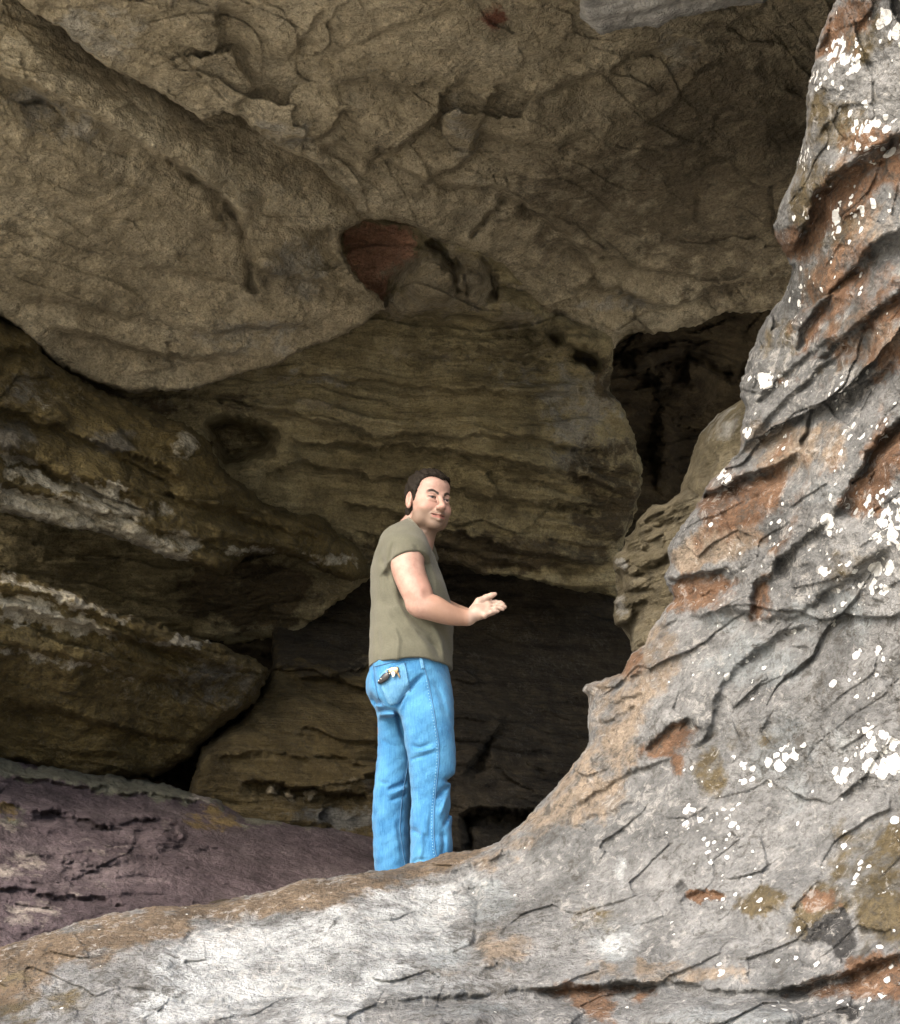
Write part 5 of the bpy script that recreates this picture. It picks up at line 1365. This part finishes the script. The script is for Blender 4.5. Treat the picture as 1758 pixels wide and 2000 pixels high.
def decal(poly, off, thick, step=1.6):
    """a patch of cloth lying on the jeans, drawn as an outline seen from the camera"""
    poly = np.asarray(poly, float)
    lo, hi = poly.min(0), poly.max(0)
    gx_, gy_ = np.meshgrid(np.arange(lo[0] - 1, hi[0] + 2, step), np.arange(lo[1] - 1, hi[1] + 2, step))
    Pq = np.c_[gx_.ravel(), gy_.ravel()]; sd, nr = sdf_poly(Pq, poly)
    use = sd < step; Pq = np.where((sd > 0)[:, None], nr, Pq)
    V, ids = [], np.full(len(Pq), -1)
    for i in np.nonzero(use)[0]:
        q = onto(jb, Pq[i, 0], Pq[i, 1], off - (thick if sd[i] > 0 else 0))
        if q is not None: ids[i] = len(V); V.append(q)
    G = ids.reshape(gx_.shape); F = []
    for i in range(G.shape[0] - 1):
        for j in range(G.shape[1] - 1):
            q = (G[i, j], G[i + 1, j], G[i + 1, j + 1], G[i, j + 1])
            if min(q) >= 0: F.append(q)
    return V, F


def line3(pts, off, n=60):
    pts = np.asarray(pts, float); L_ = np.r_[0, np.cumsum(np.hypot(*np.diff(pts, axis=0).T))]
    t = np.linspace(0, L_[-1], n)
    out = [onto(jb, np.interp(q, L_, pts[:, 0]), np.interp(q, L_, pts[:, 1]), off) for q in t]
    return np.array([q for q in out if q is not None])


POCK = [(741, 1320), (752, 1309), (790, 1293), (796, 1318), (802, 1350), (776, 1374), (764, 1377), (757, 1370), (746, 1344)]
v, f = decal(POCK, .0045, .006); pocket = part('back_pocket', v, f, M_denim2, jeans)
def seam(name, pts, r=.0016, off=.0012, mat=M_stitch, par=jeans, n=70):
    q = line3(pts, off, n)
    if len(q) > 3: part(name, *tube(q, r, 5), mat, par)
def stitches(name, pts, par, mat, n=26, off=.006, r=.0013):
    q = line3(pts, off, n * 3); V, F = [], []
    for i in range(0, len(q) - 2, 3):
        v_, f_2 = tube(q[i:i + 2], r, 4); F += [tuple(len(V) + x for x in ff) for ff in f_2]; V += v_
    if V: part(name, V, F, mat, par)
seam('side_seam', [(822, 1287), (829, 1305), (836, 1328), (842, 1358), (848, 1390), (852, 1420), (857, 1450), (858, 1480), (855, 1510), (851, 1545), (848, 1580), (847, 1620), (850, 1660), (855, 1685)], .0020)
stitches('side_stitching', [(833, 1330), (838, 1358), (843, 1388), (849, 1420), (853, 1450), (854, 1480), (851, 1510), (847, 1545), (844, 1580), (843, 1620), (846, 1660), (851, 1686)], jeans, M_stitch2, 60, .002, .0014)
seam('yoke_seam', [(730, 1301), (731, 1320), (734, 1345), (740, 1365), (752, 1380)], .0016)
seam('inner_seam', [(797, 1480), (795, 1500), (790, 1530), (785, 1560), (782, 1590), (781, 1620), (786, 1660), (792, 1692)], .0020)
stitches('pocket_stitching', [(792, 1296), (795, 1318), (799, 1348), (775, 1371), (764, 1374)], pocket, M_stitch, 26, .0055)
stitches('pocket_stitching', [(755, 1312), (772, 1303), (788, 1295)], pocket, M_stitch, 12, .0055)
seam('waist_seam', [(733, 1302), (760, 1295), (790, 1289), (820, 1286.5), (845, 1288), (862, 1295)], .0026, .001)
v, f = decal([(818, 1283), (824, 1283), (829, 1306), (823, 1307)], .006, .007, 1.2); part('belt_loop', v, f, M_denim2, jeans)
for hx_, hy_ in ((791, 1297), (802, 1350), (834, 1326)):
    q = onto(jb, hx_, hy_, .006)
    if q is not None:
        v, f = sphere(q, (.003, .003, .003), 10, 6); part('rivet', v, f, M_stitch, jeans)

# ---------------------------------------------------------------- shoes under the hems
for (ax_, ay_) in ((842, -.075), (766, .13)):
    c = P(ax_, 1758, ay_); fw = np.array([.88, .47, 0]); sd_ = np.array([.47, -.88, 0])
    V, F = [], []
    prof = [(-.10, .030, .07), (-.085, .037, .085), (-.03, .040, .10), (.04, .045, .085), (.11, .048, .062), (.16, .043, .050), (.19, .025, .035)]
    for (t, w_, h_) in prof:
        for j in range(12):
            a = 2 * math.pi * j / 12
            V.append(np.array([c[0], c[1], FLOOR_Z - .01]) + fw * (t - .02) + sd_ * w_ * math.cos(a) + np.array([0, 0, max(0, h_ * (.5 + .5 * math.sin(a)))]))
    for i in range(len(prof) - 1):
        for j in range(12): F.append((i * 12 + j, i * 12 + (j + 1) % 12, (i + 1) * 12 + (j + 1) % 12, (i + 1) * 12 + j))
    F.append(tuple(range(12))[::-1]); F.append(tuple((len(prof) - 1) * 12 + j for j in range(12)))
    part('shoe', V, F, M_shoe)

# ---------------------------------------------------------------- keys hanging from the back pocket
kb = onto(jb, 766, 1312, .012)
keys = bpy.data.objects.new('keys', None); C.objects.link(keys); keys.location = kb
tag(keys, 'black key fob with brass clip and steel keys hanging from the jeans back pocket', 'keys')
def kpart(name, V, F, mat, smooth=True):
    return mesh_from(name, np.asarray(V) - kb, F, mat, keys, None, None, smooth)
def blob(outl, off, thick, n_in=3):
    """a rounded flat body from an outline, lying in front of the pocket"""
    outl = np.asarray(outl, float); c = outl.mean(0); V, F = [], []
    n = len(outl)
    lay = [(0, .80), (.25, 1.0), (.75, 1.0), (1, .78)]
    for (t, s_) in lay:
        for q in outl:
            w_ = c + (q - c) * s_
            b0 = onto(jb, *w_, off); 
            V.append(b0 + np.array([0, -1, .05]) * thick * t)
    for i in range(3):
        for j in range(n): F.append((i * n + j, i * n + (j + 1) % n, (i + 1) * n + (j + 1) % n, (i + 1) * n + j))
    F.append(tuple(range(n))[::-1]); F.append(tuple(3 * n + j for j in range(n)))
    return V, F
def ro(pts, n=24):
    pts = np.asarray(pts, float); m = len(pts); t = np.linspace(0, m, n, endpoint=False); i = np.floor(t).astype(int); u = (t - i)[:, None]
    p0, p1, p2, p3 = pts[(i - 1) % m], pts[i % m], pts[(i + 1) % m], pts[(i + 2) % m]
    return .5 * (2 * p1 + (p2 - p0) * u + (2 * p0 - 5 * p1 + 4 * p2 - p3) * u ** 2 + (3 * p1 - p0 - 3 * p2 + p3) * u ** 3)
fob = kpart('fob', *blob(ro([(740, 1334), (743, 1327), (750, 1318), (759, 1314), (762, 1318), (761, 1326), (752, 1333), (744, 1337)]), .006, .014), M_black)
for q in ((746, 1330), (750, 1326)):
    c = onto(jb, *q, .0215); v, f = sphere(c, (.0025, .0018, .0025), 8, 6)
    mesh_from('button', np.asarray(v) - kb, f, M_steel, fob)
kpart('clip', *blob(ro([(760, 1309), (766, 1305), (778, 1305), (779, 1311), (776, 1317), (768, 1316), (761, 1316)]), .008, .008), M_brass)
kpart('key', *blob(ro([(767, 1314), (773, 1313), (774, 1318), (771, 1324), (768, 1324)]), .014, .006), M_steel)
kpart('key', *blob(ro([(776, 1313), (779, 1313), (782, 1322), (781, 1325), (779, 1322)]), .008, .004), M_brass)
rp = [onto(jb, 762 + 4.5 * math.cos(a), 1313 + 4.5 * math.sin(a), .016) for a in np.linspace(0, 2 * math.pi, 20, endpoint=False)]
kpart('key_ring', *tube(rp, .0012, 6, True), M_steel)
